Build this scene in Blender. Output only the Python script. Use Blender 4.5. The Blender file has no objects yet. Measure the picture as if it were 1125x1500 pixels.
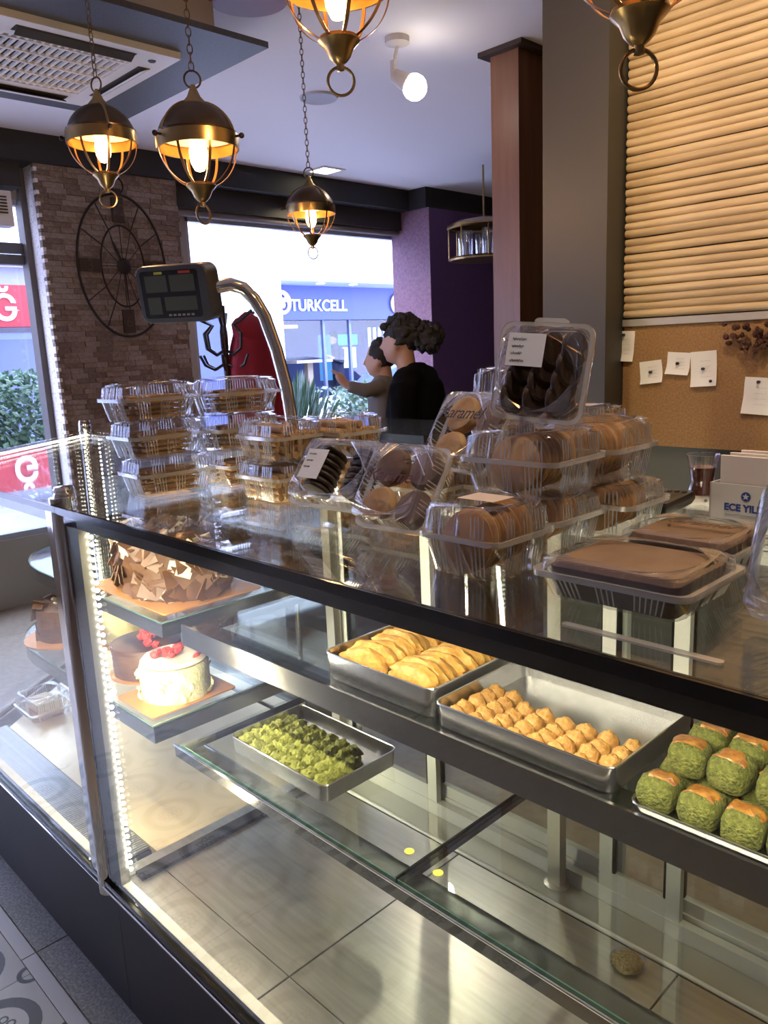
import bpy, bmesh, math, random
from mathutils import Vector, Matrix, noise
PI = math.pi
random.seed(7)
scn = bpy.context.scene
C = scn.collection

# ------------------------------------------------------------------ camera, world, lights, exposure
def make_camera():
    cd = bpy.data.cameras.new('camera'); co = bpy.data.objects.new('camera', cd); C.objects.link(co)
    a, b, c = math.radians(44.04), math.radians(11.68), math.radians(-2.485)
    fwd = Vector((math.cos(a)*math.cos(b), -math.sin(a)*math.cos(b), -math.sin(b)))
    r = fwd.cross(Vector((0, 0, 1))).normalized(); u = r.cross(fwd)
    r2 = math.cos(c)*r + math.sin(c)*u; u2 = -math.sin(c)*r + math.cos(c)*u
    m = Matrix((r2, u2, -fwd)).transposed().to_4x4(); m.translation = (0, 0, 1.55)
    co.matrix_world = m
    cd.sensor_fit = 'AUTO'; cd.sensor_width = 36.0; cd.lens = 36.0*1150/1500
    cd.clip_start = 0.02; cd.clip_end = 200
    scn.camera = co
make_camera()
scn.view_settings.view_transform = 'Standard'; scn.view_settings.look = 'None'
scn.view_settings.gamma = 1.0; scn.view_settings.use_curve_mapping = False
scn.view_settings.exposure = 0.28
try:
    scn.cycles.transparent_max_bounces = 40; scn.cycles.max_bounces = 10
    scn.cycles.glossy_bounces = 5; scn.cycles.caustics_reflective = False; scn.cycles.caustics_refractive = False
except Exception: pass
w = bpy.data.worlds.new('overcast_sky'); scn.world = w; w.use_nodes = True
bg = w.node_tree.nodes['Background']; bg.inputs[0].default_value = (0.58, 0.66, 1.0, 1); bg.inputs[1].default_value = 11.0

def area_light(name, loc, direction, sx, sy, energy, col, portal=False, spread=180):
    l = bpy.data.lights.new(name, 'AREA'); l.shape = 'RECTANGLE'; l.size = sx; l.size_y = sy
    l.energy = energy; l.color = col; l.spread = math.radians(spread)
    o = bpy.data.objects.new(name, l); C.objects.link(o); o.location = loc
    o.rotation_euler = Vector(direction).to_track_quat('-Z', 'Y').to_euler()
    if portal: l.cycles.is_portal = True
    return o
# daylight portals in the two shop windows
area_light('portal_main_window', (5.2, -4.35, 1.6), (-1, 0, 0), 2.2, 2.0, 1, (1, 1, 1), True)
area_light('portal_left_window', (5.2, 0.0, 1.6), (-1, 0, 0), 3.8, 2.0, 1, (1, 1, 1), True)
# LED strips of the display case
LEDC = (1.0, 0.86, 0.62)
def strip(name, p0, p1, direction, width, energy, col=LEDC):
    p0 = Vector(p0); p1 = Vector(p1); d = (p1-p0); o = area_light(name, (p0+p1)/2, direction, d.length, width, energy, col)
    z = -Vector(direction).normalized(); x = (d - z*d.dot(z)).normalized(); y = z.cross(x)
    o.rotation_euler = Matrix((x, y, z)).transposed().to_euler(); return o
strip('led_under_top_rail', (1.55, -0.685, 1.212), (-0.25, -0.685, 1.212), (0, -0.45, -1), 0.012, 13.0)
strip('led_at_post', (1.58, -0.72, 1.15), (1.58, -0.72, 0.42), (-0.2, -1, -.15), 0.010, 9)
strip('led_at_post_corner', (1.74, -0.70, 1.15), (1.74, -0.70, 0.42), (0.8, -1, 0), 0.010, 6.0)
strip('led_corner_top', (2.62, -0.685, 1.212), (1.75, -0.685, 1.212), (0, -0.5, -1), 0.012, 9)
strip('led_end', (2.78, -0.78, 1.232), (3.28, -1.42, 1.232), (0, 0, -1), 0.010, 3)
# ceiling spot washing the bamboo wall, and an added lamp over the counter
def spot(name, loc, target, energy, col, size=1.2, blend=0.6, rad=0.04):
    l = bpy.data.lights.new(name, 'SPOT'); l.energy = energy; l.color = col; l.spot_size = size; l.spot_blend = blend; l.shadow_soft_size = rad
    o = bpy.data.objects.new(name, l); C.objects.link(o); o.location = loc
    o.rotation_euler = (Vector(target)-Vector(loc)).to_track_quat('-Z', 'Y').to_euler(); return o
WARM = (1.0, 0.72, 0.40)
spot('wall_wash_spot', (0.55, -1.25, 2.84), (0.75, -2.2, 1.9), 46, (1.0, 0.80, 0.50), 1.9, 0.9)
spot('counter_fill', (0.2, -0.9, 2.84), (0.60, -1.05, 1.25), 42, (1.0, 0.82, 0.60), 1.3, 0.9)  # no fixture here; lamp added to brighten the plastic boxes

# ------------------------------------------------------------------ materials
MATS = {}
def sock(n, *names):
    for k in names:
        if k in n.inputs: return n.inputs[k]
def mat(name, col, rough=0.5, metal=0.0, col2=None, scale=20, bump=0.0, bscale=None, emit=None, estr=0, coat=0, detail=4, thresh=None, stretch=None, spec=None, sss=0):
    if name in MATS: return MATS[name]
    m = bpy.data.materials.new(name); m.use_nodes = True; nt = m.node_tree; N = nt.nodes; b = N['Principled BSDF']
    b.inputs['Base Color'].default_value = (*col, 1); b.inputs['Roughness'].default_value = rough; b.inputs['Metallic'].default_value = metal
    if coat: sock(b, 'Coat Weight').default_value = coat
    if spec is not None: sock(b, 'Specular IOR Level').default_value = spec
    if sss: sock(b, 'Subsurface Weight').default_value = sss; sock(b, 'Subsurface Radius').default_value = (.01, .005, .003)
    if emit: b.inputs['Emission Color'].default_value = (*emit, 1); b.inputs['Emission Strength'].default_value = estr
    if col2 or bump:
        tc = N.new('ShaderNodeTexCoord'); mp = N.new('ShaderNodeMapping'); nt.links.new(tc.outputs['Object'], mp.inputs[0])
        if stretch: mp.inputs['Scale'].default_value = stretch
        nz = N.new('ShaderNodeTexNoise'); nz.inputs['Scale'].default_value = scale; nz.inputs['Detail'].default_value = detail
        nt.links.new(mp.outputs[0], nz.inputs['Vector'])
        if col2:
            cr = N.new('ShaderNodeValToRGB'); lo, hi = thresh or (0.35, 0.65)
            cr.color_ramp.elements[0].position = lo; cr.color_ramp.elements[1].position = hi
            cr.color_ramp.elements[0].color = (*col, 1); cr.color_ramp.elements[1].color = (*col2, 1)
            nt.links.new(nz.outputs['Fac'], cr.inputs[0]); nt.links.new(cr.outputs[0], b.inputs['Base Color'])
        if bump:
            n2 = nz
            if bscale:
                n2 = N.new('ShaderNodeTexNoise'); n2.inputs['Scale'].default_value = bscale; n2.inputs['Detail'].default_value = 4; nt.links.new(mp.outputs[0], n2.inputs['Vector'])
            bp = N.new('ShaderNodeBump'); bp.inputs['Strength'].default_value = bump; bp.inputs['Distance'].default_value = 0.01
            nt.links.new(n2.outputs['Fac'], bp.inputs['Height']); nt.links.new(bp.outputs[0], b.inputs['Normal'])
    MATS[name] = m; return m
def clear(name, tint=(1, 1, 1), base=0.04, gain=0.96, power=5, rough=0.02, haze=0.0, hazecol=(.9, .9, .92), opac=0.0):
    """thin clear sheet: transparent mixed with a mirror coat by viewing angle"""
    if name in MATS: return MATS[name]
    m = bpy.data.materials.new(name); m.use_nodes = True; nt = m.node_tree; N = nt.nodes; N.remove(N['Principled BSDF']); out = N['Material Output']
    lw = N.new('ShaderNodeLayerWeight'); lw.inputs[0].default_value = 0.5
    p = N.new('ShaderNodeMath'); p.operation = 'POWER'; p.inputs[1].default_value = power; nt.links.new(lw.outputs['Facing'], p.inputs[0])
    q = N.new('ShaderNodeMath'); q.operation = 'MULTIPLY_ADD'; q.inputs[1].default_value = gain; q.inputs[2].default_value = base; nt.links.new(p.outputs[0], q.inputs[0])
    tr = N.new('ShaderNodeBsdfTransparent'); tr.inputs[0].default_value = (*tint, 1)
    gl = N.new('ShaderNodeBsdfGlossy'); gl.inputs['Roughness'].default_value = rough; gl.inputs[0].default_value = (1, 1, 1, 1)
    src = tr
    if haze:
        df = N.new('ShaderNodeBsdfDiffuse'); df.inputs[0].default_value = (*hazecol, 1)
        mh = N.new('ShaderNodeMixShader'); mh.inputs[0].default_value = haze
        nt.links.new(tr.outputs[0], mh.inputs[1]); nt.links.new(df.outputs[0], mh.inputs[2]); src = mh
    mx = N.new('ShaderNodeMixShader'); nt.links.new(q.outputs[0], mx.inputs[0]); nt.links.new(src.outputs[0], mx.inputs[1]); nt.links.new(gl.outputs[0], mx.inputs[2])
    nt.links.new(mx.outputs[0], out.inputs['Surface'])
    MATS[name] = m; return m
def emis(name, col, s):
    if name in MATS: return MATS[name]
    m = bpy.data.materials.new(name); m.use_nodes = True; nt = m.node_tree; N = nt.nodes; N.remove(N['Principled BSDF'])
    e = N.new('ShaderNodeEmission'); e.inputs[0].default_value = (*col, 1); e.inputs[1].default_value = s
    nt.links.new(e.outputs[0], N['Material Output'].inputs['Surface']); MATS[name] = m; return m

G_CASE = clear('case_glass', (.95, .975, .96))
G_WIN = clear('window_glass', (.97, .98, 1), base=.03, gain=.7)
PLASTIC = clear('clear_plastic', (.95, .95, .96), base=.05, gain=.8, power=3, rough=.08, haze=.03)
PRIM = clear('plastic_rim', (.95, .95, .94), base=.10, gain=.7, power=2, rough=.15, haze=.36, hazecol=(.90, .88, .82))  # milky haze puts the rim and rib highlights into the colour
CHROME = mat('chrome', (.75, .74, .70), .08, 1)
STEEL = mat('brushed_steel', (.62, .61, .58), .28, 1, col2=(.74, .72, .68), scale=6, stretch=(1, 14, 1), bump=.03)
MIRROR_LIP = mat('polished_strip', (.24, .235, .22), .18, 1)
ALU = mat('tray_aluminium', (.70, .70, .70), .24, 1, col2=(.60, .60, .61), scale=12)
WHITEALU = mat('sliding_frame', (.72, .73, .68), .4, .1)
BLACKGLASS = mat('black_glass_edge', (.006, .007, .007), .12, 0)
DARKRAIL = mat('dark_rail', (.055, .050, .040), .22, .85)
PLINTH = mat('dark_wood_plinth', (.012, .008, .007), .5, 0, col2=(.018, .011, .009), scale=5)
EDGE = mat('green_glass_edge', (.05, .10, .085), .1, 0)
PAPER = mat('paper', (.82, .80, .78), .7)
INK = mat('ink', (.03, .03, .06), .6)
BRASS = mat('antique_brass', (.42, .29, .12), .28, 1, col2=(.30, .20, .09), scale=9)
BRONZE = mat('dark_bronze', (.085, .060, .045), .38, .85)
BLACKM = mat('black_iron', (.018, .014, .013), .5, .4)

# ------------------------------------------------------------------ mesh helpers
class MB:
    def __init__(s): s.v = []; s.f = []
    def add(s, vs, fs):
        o = len(s.v); s.v += [tuple(v) for v in vs]; s.f += [tuple(i+o for i in f) for f in fs]; return s
    def box(s, a, b):
        x0, y0, z0 = [min(p, q) for p, q in zip(a, b)]; x1, y1, z1 = [max(p, q) for p, q in zip(a, b)]
        return s.add([(x0,y0,z0),(x1,y0,z0),(x1,y1,z0),(x0,y1,z0),(x0,y0,z1),(x1,y0,z1),(x1,y1,z1),(x0,y1,z1)],
                     [(0,3,2,1),(4,5,6,7),(0,1,5,4),(1,2,6,5),(2,3,7,6),(3,0,4,7)])
    def cyl(s, p0, p1, r0, r1=None, n=12, caps=True):
        r1 = r0 if r1 is None else r1; p0 = Vector(p0); p1 = Vector(p1); d = (p1-p0).normalized()
        a = d.orthogonal().normalized(); b = d.cross(a); vs = []
        for p, r in ((p0, r0), (p1, r1)):
            for i in range(n): t = 2*PI*i/n; vs.append(p+a*(r*math.cos(t))+b*(r*math.sin(t)))
        fs = [(i, (i+1) % n, n+(i+1) % n, n+i) for i in range(n)]
        if caps: fs += [tuple(range(n-1, -1, -1)), tuple(range(n, 2*n))]
        return s.add(vs, fs)
    def tube(s, pts, r, n=8, closed=False, rs=None):
        pts = [Vector(p) for p in pts]; m = len(pts); vs = []; prev = None
        for i, p in enumerate(pts):
            t = (pts[(i+1) % m]-pts[i-1]) if closed else (pts[min(i+1, m-1)]-pts[max(i-1, 0)])
            t.normalize()
            a = t.orthogonal() if prev is None else prev-t*prev.dot(t)
            a.normalize(); prev = a; b = t.cross(a); rr = rs[i] if rs else r
            for k in range(n): g = 2*PI*k/n; vs.append(p+a*(rr*math.cos(g))+b*(rr*math.sin(g)))
        fs = []
        for i in range(m if closed else m-1):
            j = (i+1) % m
            for k in range(n): fs.append((i*n+k, i*n+(k+1) % n, j*n+(k+1) % n, j*n+k))
        if not closed: fs += [tuple(range(n-1, -1, -1)), tuple(range((m-1)*n, m*n))]
        return s.add(vs, fs)
    def lathe(s, prof, n=24, c=(0, 0, 0), sx=1, sy=1, caps=True):
        vs = []; fs = []; m = len(prof)
        for (r, z) in prof:
            for k in range(n): g = 2*PI*k/n; vs.append((c[0]+sx*r*math.cos(g), c[1]+sy*r*math.sin(g), c[2]+z))
        for i in range(m-1):
            for k in range(n): fs.append((i*n+k, i*n+(k+1) % n, (i+1)*n+(k+1) % n, (i+1)*n+k))
        if caps and prof[0][0] > 1e-6: fs.append(tuple(range(n-1, -1, -1)))
        if caps and prof[-1][0] > 1e-6: fs.append(tuple(range((m-1)*n, m*n)))
        return s.add(vs, fs)
    def loft(s, rings, cap0=True, cap1=True):
        n = len(rings[0]); vs = [v for r in rings for v in r]; fs = []
        for i in range(len(rings)-1):
            for k in range(n): fs.append((i*n+k, i*n+(k+1) % n, (i+1)*n+(k+1) % n, (i+1)*n+k))
        if cap0: fs.append(tuple(range(n-1, -1, -1)))
        if cap1: fs.append(tuple(range((len(rings)-1)*n, len(rings)*n)))
        return s.add(vs, fs)
    def prism(s, poly, z0, z1):
        return s.loft([[(x, y, z0) for x, y in poly], [(x, y, z1) for x, y in poly]])
    def blob(s, c, r, seed=0, amp=0.0, freq=1.0, nu=14, nv=8, flat=False, rot=None):
        vs = []; fs = []; rx, ry, rz = r if hasattr(r, '__len__') else (r, r, r)
        for j in range(nv+1):
            ph = PI*j/nv - PI/2
            for k in range(nu):
                th = 2*PI*k/nu; d = Vector((math.cos(ph)*math.cos(th), math.cos(ph)*math.sin(th), math.sin(ph)))
                g = 1+amp*noise.noise(d*freq+Vector((seed*3.1, seed*1.7, seed*.9)))
                p = Vector((d.x*rx*g, d.y*ry*g, d.z*rz*g))
                if flat and p.z < -rz*.55: p.z = -rz*.55
                if rot: p = rot @ p
                vs.append(p+Vector(c))
        for j in range(nv):
            for k in range(nu): fs.append((j*nu+k, j*nu+(k+1) % nu, (j+1)*nu+(k+1) % nu, (j+1)*nu+k))
        return s.add(vs, fs)
    def shift(s, d): s.v = [(x+d[0], y+d[1], z+d[2]) for x, y, z in s.v]; return s
    def xf(s, m): s.v = [tuple(m @ Vector(v)) for v in s.v]; return s
    def mesh(s, name, m, smooth=False):
        me = bpy.data.meshes.new(name); me.from_pydata(s.v, [], s.f); me.validate(); me.update()
        if m: me.materials.append(m)
        if smooth:
            me.polygons.foreach_set('use_smooth', [True]*len(me.polygons))
            try: me.set_sharp_from_angle(angle=math.radians(38))
            except Exception: pass
        return me
def rrect(L, W, r, n=5, corr=0.0, per=40):
    """rounded rectangle ring, optionally corrugated"""
    pts = []
    for cx, cy, a0 in ((L/2-r, W/2-r, 0), (-L/2+r, W/2-r, PI/2), (-L/2+r, -W/2+r, PI), (L/2-r, -W/2+r, 1.5*PI)):
        for i in range(n+1): a = a0+PI/2*i/n; pts.append((cx+r*math.cos(a), cy+r*math.sin(a), math.cos(a), math.sin(a)))
    if not corr: return [(x, y) for x, y, _, _ in pts]
    out = []; m = len(pts)
    for i in range(m):
        x, y, nx, ny = pts[i]; x2, y2, _, _ = pts[(i+1) % m]; d = math.hypot(x2-x, y2-y)
        out.append((x, y))
        if d > .03:
            k = int(d/.0035); k -= k % 2
            for j in range(1, k):
                t = j/k; o = corr if (j//2) % 2 else 0
                if .30 < t < .42 or .62 < t < .74: o = 0
                out.append((x+(x2-x)*t+nx*o, y+(y2-y)*t+ny*o))
    return out
def obj(name, mb, m, parent=None, smooth=False, world=False, kind=None, label=None):
    me = mb if isinstance(mb, bpy.types.Mesh) else None
    if me is None:
        if world and parent is not None: mb.shift(-parent.location)
        me = mb.mesh(name, m, smooth)
    o = bpy.data.objects.new(name, me); C.objects.link(o)
    if parent is not None: o.parent = parent
    if kind: o['kind'] = kind
    if label: o['label'] = label
    return o
def thing(name, label, cat, loc=(0, 0, 0), rotz=0, group=None):
    o = bpy.data.objects.new(name, None); C.objects.link(o); o.location = loc; o.rotation_euler = (0, 0, rotz); o.empty_display_size = .05
    o['label'] = label; o['category'] = cat
    if group: o['group'] = group
    return o
def tag(o, label, cat, group=None):
    o['label'] = label; o['category'] = cat
    if group: o['group'] = group
    return o
def struct(name, mb, m, parent=None, smooth=False):
    o = obj(name, mb, m, parent, smooth)
    if parent is None: o['kind'] = 'structure'
    return o
def inst(name, me, loc, rot=(0, 0, 0), scale=(1, 1, 1), parent=None):
    o = bpy.data.objects.new(name, me); C.objects.link(o); o.location = loc; o.rotation_euler = rot; o.scale = scale
    if parent is not None: o.parent = parent
    return o
def text_mesh(body, size, m, ext=.001, shear=0, align='LEFT', space=1.0, bold=0.0):
    cu = bpy.data.curves.new('t', 'FONT'); cu.body = body; cu.size = size; cu.extrude = ext; cu.shear = shear; cu.align_x = align; cu.space_character = space; cu.offset = bold
    o = bpy.data.objects.new('t', cu); C.objects.link(o); bpy.context.view_layer.update()
    dg = bpy.context.evaluated_depsgraph_get(); me = bpy.data.meshes.new_from_object(o.evaluated_get(dg))
    bpy.data.objects.remove(o); bpy.data.curves.remove(cu); me.materials.clear(); me.materials.append(m); return me
def frame_mat(origin, xdir, ydir):
    x = Vector(xdir).normalized(); y = Vector(ydir); y = (y-x*x.dot(y)).normalized(); z = x.cross(y)
    m = Matrix((x, y, z)).transposed().to_4x4(); m.translation = origin; return m

# ------------------------------------------------------------------ setting
CEIL = 2.9
FLOORM = mat('beige_floor_tile', (.40, .32, .24), .35, 0, col2=(.30, .23, .17), scale=30)
struct('floor', MB().box((-1.6, -7, -.05), (5.3, 2.6, 0)), FLOORM)
struct('ceiling', MB().box((-1.6, -7, CEIL), (5.6, 2.6, CEIL+.1)), mat('ceiling_paint', (.86, .83, .88), .7))
WALLD = mat('dark_grey_wall', (.060, .058, .056), .55, 0)
WALLP = mat('shop_wall', (.35, .32, .30), .7)
# patterned floor along the counter: border strips and ornamental tiles
fl = bpy.data.objects['floor']
TERR = mat('terrazzo_border', (.16, .15, .14), .45, 0, col2=(.30, .29, .27), scale=140, thresh=(.4, .7))
WSTRIP = mat('pale_border', (.42, .41, .42), .4)
TILEB = mat('tile_pale', (.34, .33, .33), .4); TILEK = mat('tile_black', (.035, .034, .036), .35)
for i in range(5):
    x0 = 1.0+i*.5
    obj('border_slab', MB().box((x0+.002, -.652, 0), (x0+.498, -.568, .008)), TERR, fl)
    obj('pale_strip', MB().box((x0+.002, -.564, 0), (x0+.498, -.528, .008)), WSTRIP, fl)
tile_me = MB().box((-.124, -.124, 0), (.124, .124, .008)).mesh('tile', TILEB)
mo = MB()
def flat_ring(mb, c, r0, r1, z, n=28, a0=0, a1=2*PI):
    vs = []; fs = []
    for i in range(n+1):
        a = a0+(a1-a0)*i/n
        for r in (r0, r1): vs.append((c[0]+r*math.cos(a), c[1]+r*math.sin(a), z))
    for i in range(n): fs.append((2*i, 2*i+1, 2*i+3, 2*i+2))
    mb.add(vs, fs)
flat_ring(mo, (0, 0), .070, .100, .0085)
for k in range(8): flat_ring(mo, (.032*math.cos(k*PI/4), .032*math.sin(k*PI/4)), .007, .012, .0085, 12)
flat_ring(mo, (0, 0), .006, .014, .0085, 14)
for sx in (-1, 1):
    for sy in (-1, 1): flat_ring(mo, (sx*.124, sy*.124), .02, .032, .0085, 10, math.atan2(-sy, -sx)-PI/4, math.atan2(-sy, -sx)+PI/4)
orn_me = mo.mesh('tile_ornament', TILEK)
for i in range(8):
    for j in range(3):
        t = inst('patterned_tile', tile_me, (1.06+i*.25, -.402+j*.25, 0), parent=fl)
        inst('black_ornament', orn_me, (0, 0, 0), parent=t)

# window wall: sill walls, beam, brick pillar, windows
BEAM = mat('black_beam', (.016, .016, .017), .6)
struct('wall_window_side', MB().box((5.25, -7, 0), (5.4, 2.6, .45)).box((5.25, -7, 2.56), (5.4, 2.6, CEIL)).box((5.25, -7, .45), (5.4, -6.45, 2.56)).box((5.25, -6.33, .45), (5.4, -5.5, 2.56)).box((5.25, -3.2, .45), (5.4, -2.09, 2.56)).box((5.25, 2.3, .45), (5.4, 2.6, 2.56)), WALLP)
struct('trim_beam', MB().box((5.0, -5.30, 2.735), (5.25, 2.6, CEIL)).box((4.80, -7, 2.735), (5.25, -5.30, CEIL)), BEAM)
struct('trim_window_fascia', MB().box((5.12, -5.32, 2.585), (5.25, -3.06, 2.735)).box((5.08, -2.0, 2.60), (5.25, 2.6, 2.735)), mat('fascia', (.030, .028, .028), .6))
wb = MB(); wb.tube([(5.17, -5.31, 2.565), (5.17, -3.06, 2.565)], .028, 10)
struct('trim_blind_roll', wb, mat('blind_roll', (.16, .14, .14), .6), smooth=True)
def window(name, y0, y1, z0, z1, x, bars=()):
    fr = MB(); t = .035
    for a, b in (((x-.03, y0, z0), (x+.03, y0+t, z1)), ((x-.03, y1-t, z0), (x+.03, y1, z1)), ((x-.03, y0, z0), (x+.03, y1, z0+t)), ((x-.03, y0, z1-t), (x+.03, y1, z1))): fr.box(a, b)
    o = struct(name, fr, mat('window_frame', (.42, .42, .48), .4, .3))
    obj('window_pane', MB().box((x-.004, y0+t, z0+t), (x+.004, y1-t, z1-t)), G_WIN, o)
    for z in bars: obj('window_bar', MB().box((x-.04, y0, z), (x+.03, y1, z+.06)), mat('window_bar', (.10, .10, .11), .5), o)
window('window_1', -5.5, -3.2, .45, 2.56, 5.3)
window('window_2', -2.09, 2.3, .45, 2.56, 5.3, (2.24, 2.17))
window('window_3', -6.45, -6.33, .45, 2.56, 5.3)
struct('wall_front_closed', MB().box((-1.6, 2.5, 0), (5.3, 2.6, CEIL)), WALLP)  # unseen side, built without openings to keep daylight off the counter
struct('wall_behind', MB().box((-1.7, -7, 0), (-1.6, 2.6, CEIL)), WALLP)
struct('wall_far', MB().box((-1.6, -7.1, 0), (5.3, -7, CEIL)), WALLD)
# stone pillar
STONE = [mat('split_stone_%s' % k, c, .85, 0, col2=c2, scale=50, bump=.5, bscale=120) for k, c, c2 in
         (('tan', (.20, .145, .115), (.29, .22, .18)), ('brown', (.155, .108, .088), (.22, .16, .13)), ('grey', (.25, .20, .175), (.34, .28, .25)))]
pil = struct('wall_stone_pillar', MB().box((5.05, -3.03, 0), (5.3, -2.075, 2.735)), mat('mortar', (.16, .12, .10), .9))
DAYLIT = mat('stone_side_daylit', (.78, .72, .70), .9, 0, col2=(.38, .33, .33), scale=70, thresh=(.56, .68), bump=.4)  # window light on this side is put into the pale base colour
obj('daylit_side_face', MB().box((5.045, -2.075, 0), (5.3, -2.068, 2.735)), DAYLIT, pil)
variants = []
for k in range(9):
    m = MB(); L = .08+.02*(k % 3)+.012*k/9; d = .006+.0025*(k % 4)
    m.box((-d, -L/2, -.0155), (.03, L/2, .0155)); variants.append((L, m.mesh('stone', STONE[k % 3])))
z = 2.72; n = 0; rest = [MB(), MB(), MB()]
row = 0
while z > .02:
    y = -3.03+random.uniform(0, .04)
    while y < -2.07:
        L, me = variants[random.randrange(9)]
        if y+L > -2.066: L2 = -2.060-y
        else: L2 = L
        if L2 > .02:
            if n < 300 and z > 1.15:
                inst('stone', me, (5.035, y+L2/2, z), scale=(1, L2/L*.985, 1), parent=pil); n += 1
            else:
                rest[n % 3].box((5.025-random.uniform(0, .01), y+.001, z-.0155), (5.06, y+L2-.001, z+.0155)); n += 1
        y += L2
    z -= .033; row += 1
for k in range(3): obj('stone_courses', rest[k], STONE[k], pil, kind='stuff')
# toothed corner of the side coloured as window-lit
m = MB(); z = 2.70
while z > .05: m.box((5.015, -2.075, z-.010), (5.05, -2.056, z+.012)); z -= .066
obj('corner_teeth', m, DAYLIT, pil, kind='stuff')
struct('trim_pillar_frame', MB().box((5.2, -2.068, 0), (5.3, -2.03, 2.735)), mat('frame_taupe', (.11, .095, .09), .6))
# purple column and wall with a fish-scale paper
def scale_mat():
    m = mat('purple_paper', (.055, .030, .065), .5, 0); nt = m.node_tree; N = nt.nodes; b = N['Principled BSDF']
    tc = N.new('ShaderNodeTexCoord'); mp = N.new('ShaderNodeMapping'); mp.inputs['Rotation'].default_value = (PI/4, 0, 0); mp.inputs['Scale'].default_value = (1, 16, 16)
    ck = N.new('ShaderNodeTexBrick'); ck.inputs['Scale'].default_value = 1.6; ck.offset = 0; ck.inputs['Mortar Size'].default_value = .07
    ck.inputs['Brick Width'].default_value = .5; ck.inputs['Row Height'].default_value = .5
    sp = N.new('ShaderNodeSeparateXYZ'); cb = N.new('ShaderNodeCombineXYZ')
    nt.links.new(tc.outputs['Object'], mp.inputs[0]); nt.links.new(mp.outputs[0], sp.inputs[0]); nt.links.new(sp.outputs[1], cb.inputs[0]); nt.links.new(sp.outputs[2], cb.inputs[1]); nt.links.new(cb.outputs[0], ck.inputs['Vector'])
    ck.inputs['Color1'].default_value = (.20, .11, .26, 1); ck.inputs['Color2'].default_value = (.18, .10, .24, 1); ck.inputs['Mortar'].default_value = (.085, .045, .115, 1)
    nt.links.new(ck.outputs['Color'], b.inputs['Base Color']); return m
struct('wall_purple_column', MB().box((4.80, -6.22, 0), (5.25, -5.33, 2.735)), scale_mat())
struct('trim_purple_side', MB().box((4.79, -5.33, 0), (5.25, -5.322, 2.735)), mat('plum_plaster', (.20, .10, .16), .7, 0, col2=(.27, .15, .21), scale=40))
struct('trim_window_edge', MB().box((4.79, -6.32, 0), (4.9, -6.22, 2.735)), WALLD)

# back wall behind the counter: dark panel, cork board, rail, bamboo
YB = -2.2
bw = struct('wall_back', MB().box((-1.6, YB-.10, 0), (1.21, YB-.02, CEIL)), WALLD)
struct('wall_pillar_grey', MB().box((1.215, -2.45, 0), (1.43, -2.10, CEIL)), mat('taupe_pillar', (.050, .046, .040), .45))
struct('wall_partition', MB().box((1.30, -3.56, 0), (2.35, -3.50, CEIL)), mat('taupe_dark', (.045, .038, .035), .5))
brp = struct('wall_pillar_brown', MB().box((2.345, -3.50, 0), (2.505, -3.25, CEIL)), mat('walnut_veneer', (.21, .095, .045), .4, 0, col2=(.16, .068, .034), scale=3, stretch=(8, 8, .6)))
obj('pillar_cap', MB().box((2.30, -3.55, CEIL-.022), (2.55, -3.21, CEIL)), mat('walnut_dark', (.035, .018, .013), .5), brp)
BAMBOO = [mat('bamboo_%d' % k, c, .6, 0, col2=c2, scale=7, stretch=(1, 12, 12)) for k, (c, c2) in enumerate((((.62, .47, .29), (.50, .36, .21)), ((.66, .51, .33), (.55, .40, .24)), ((.56, .42, .26), (.46, .33, .19))))]
rods = []
for k in range(8):
    pts = []; rs = []
    for i in range(29):
        t = i/28; x = -1.35+2.56*t
        pts.append((x, .002*math.sin(5*t+k), .0016*noise.noise(Vector((t*7, k*2.3, 0)))+.001*math.sin(9*t+k*1.3)))
        rs.append(.0116*(1+.07*noise.noise(Vector((t*16, k*5.1, 3)))) * (0.9 if (i+k*3) % 7 == 0 else 1))
    rods.append(MB().tube(pts, .0116, 10, rs=rs).mesh('bamboo_rod', BAMBOO[k % 3], True))
z = 1.620; i = 0
while z < CEIL-.01:
    inst('bamboo_rod', rods[(i*5) % 8], (0, YB-.004, z), rot=(random.uniform(0, 6), 0, random.uniform(-.001, .001)), parent=bw); z += .0226; i += 1
obj('aluminium_rail', MB().box((-1.35, YB-.02, 1.586), (1.212, YB+.008, 1.606)), mat('alu_rail', (.50, .47, .43), .4, .6), bw)
cork = obj('cork_board', MB().box((-1.35, YB-.02, 1.236), (1.212, YB, 1.586)), mat('cork', (.36, .205, .085), .85, 0, col2=(.27, .145, .058), scale=160, bump=.2), None)
tag(cork, 'long brown cork notice board below the bamboo wall', 'notice board')
notes = [((1.245, 1.575), (1.174, 1.483), 'white receipt pinned at the cork board edge next to the grey pillar', -2),
         ((1.156, 1.486), (1.084, 1.418), 'torn small note pinned low on the cork board', 6),
         ((1.074, 1.508), (1.003, 1.443), 'small square note pinned beside a taller note on cork', -4),
         ((1.002, 1.51), (.926, 1.409), 'tall note with two dark pin marks on the cork board', 3),
         ((.854, 1.437), (.775, 1.335), 'large curled note pinned below the dried flowers on cork', -3)]
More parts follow.
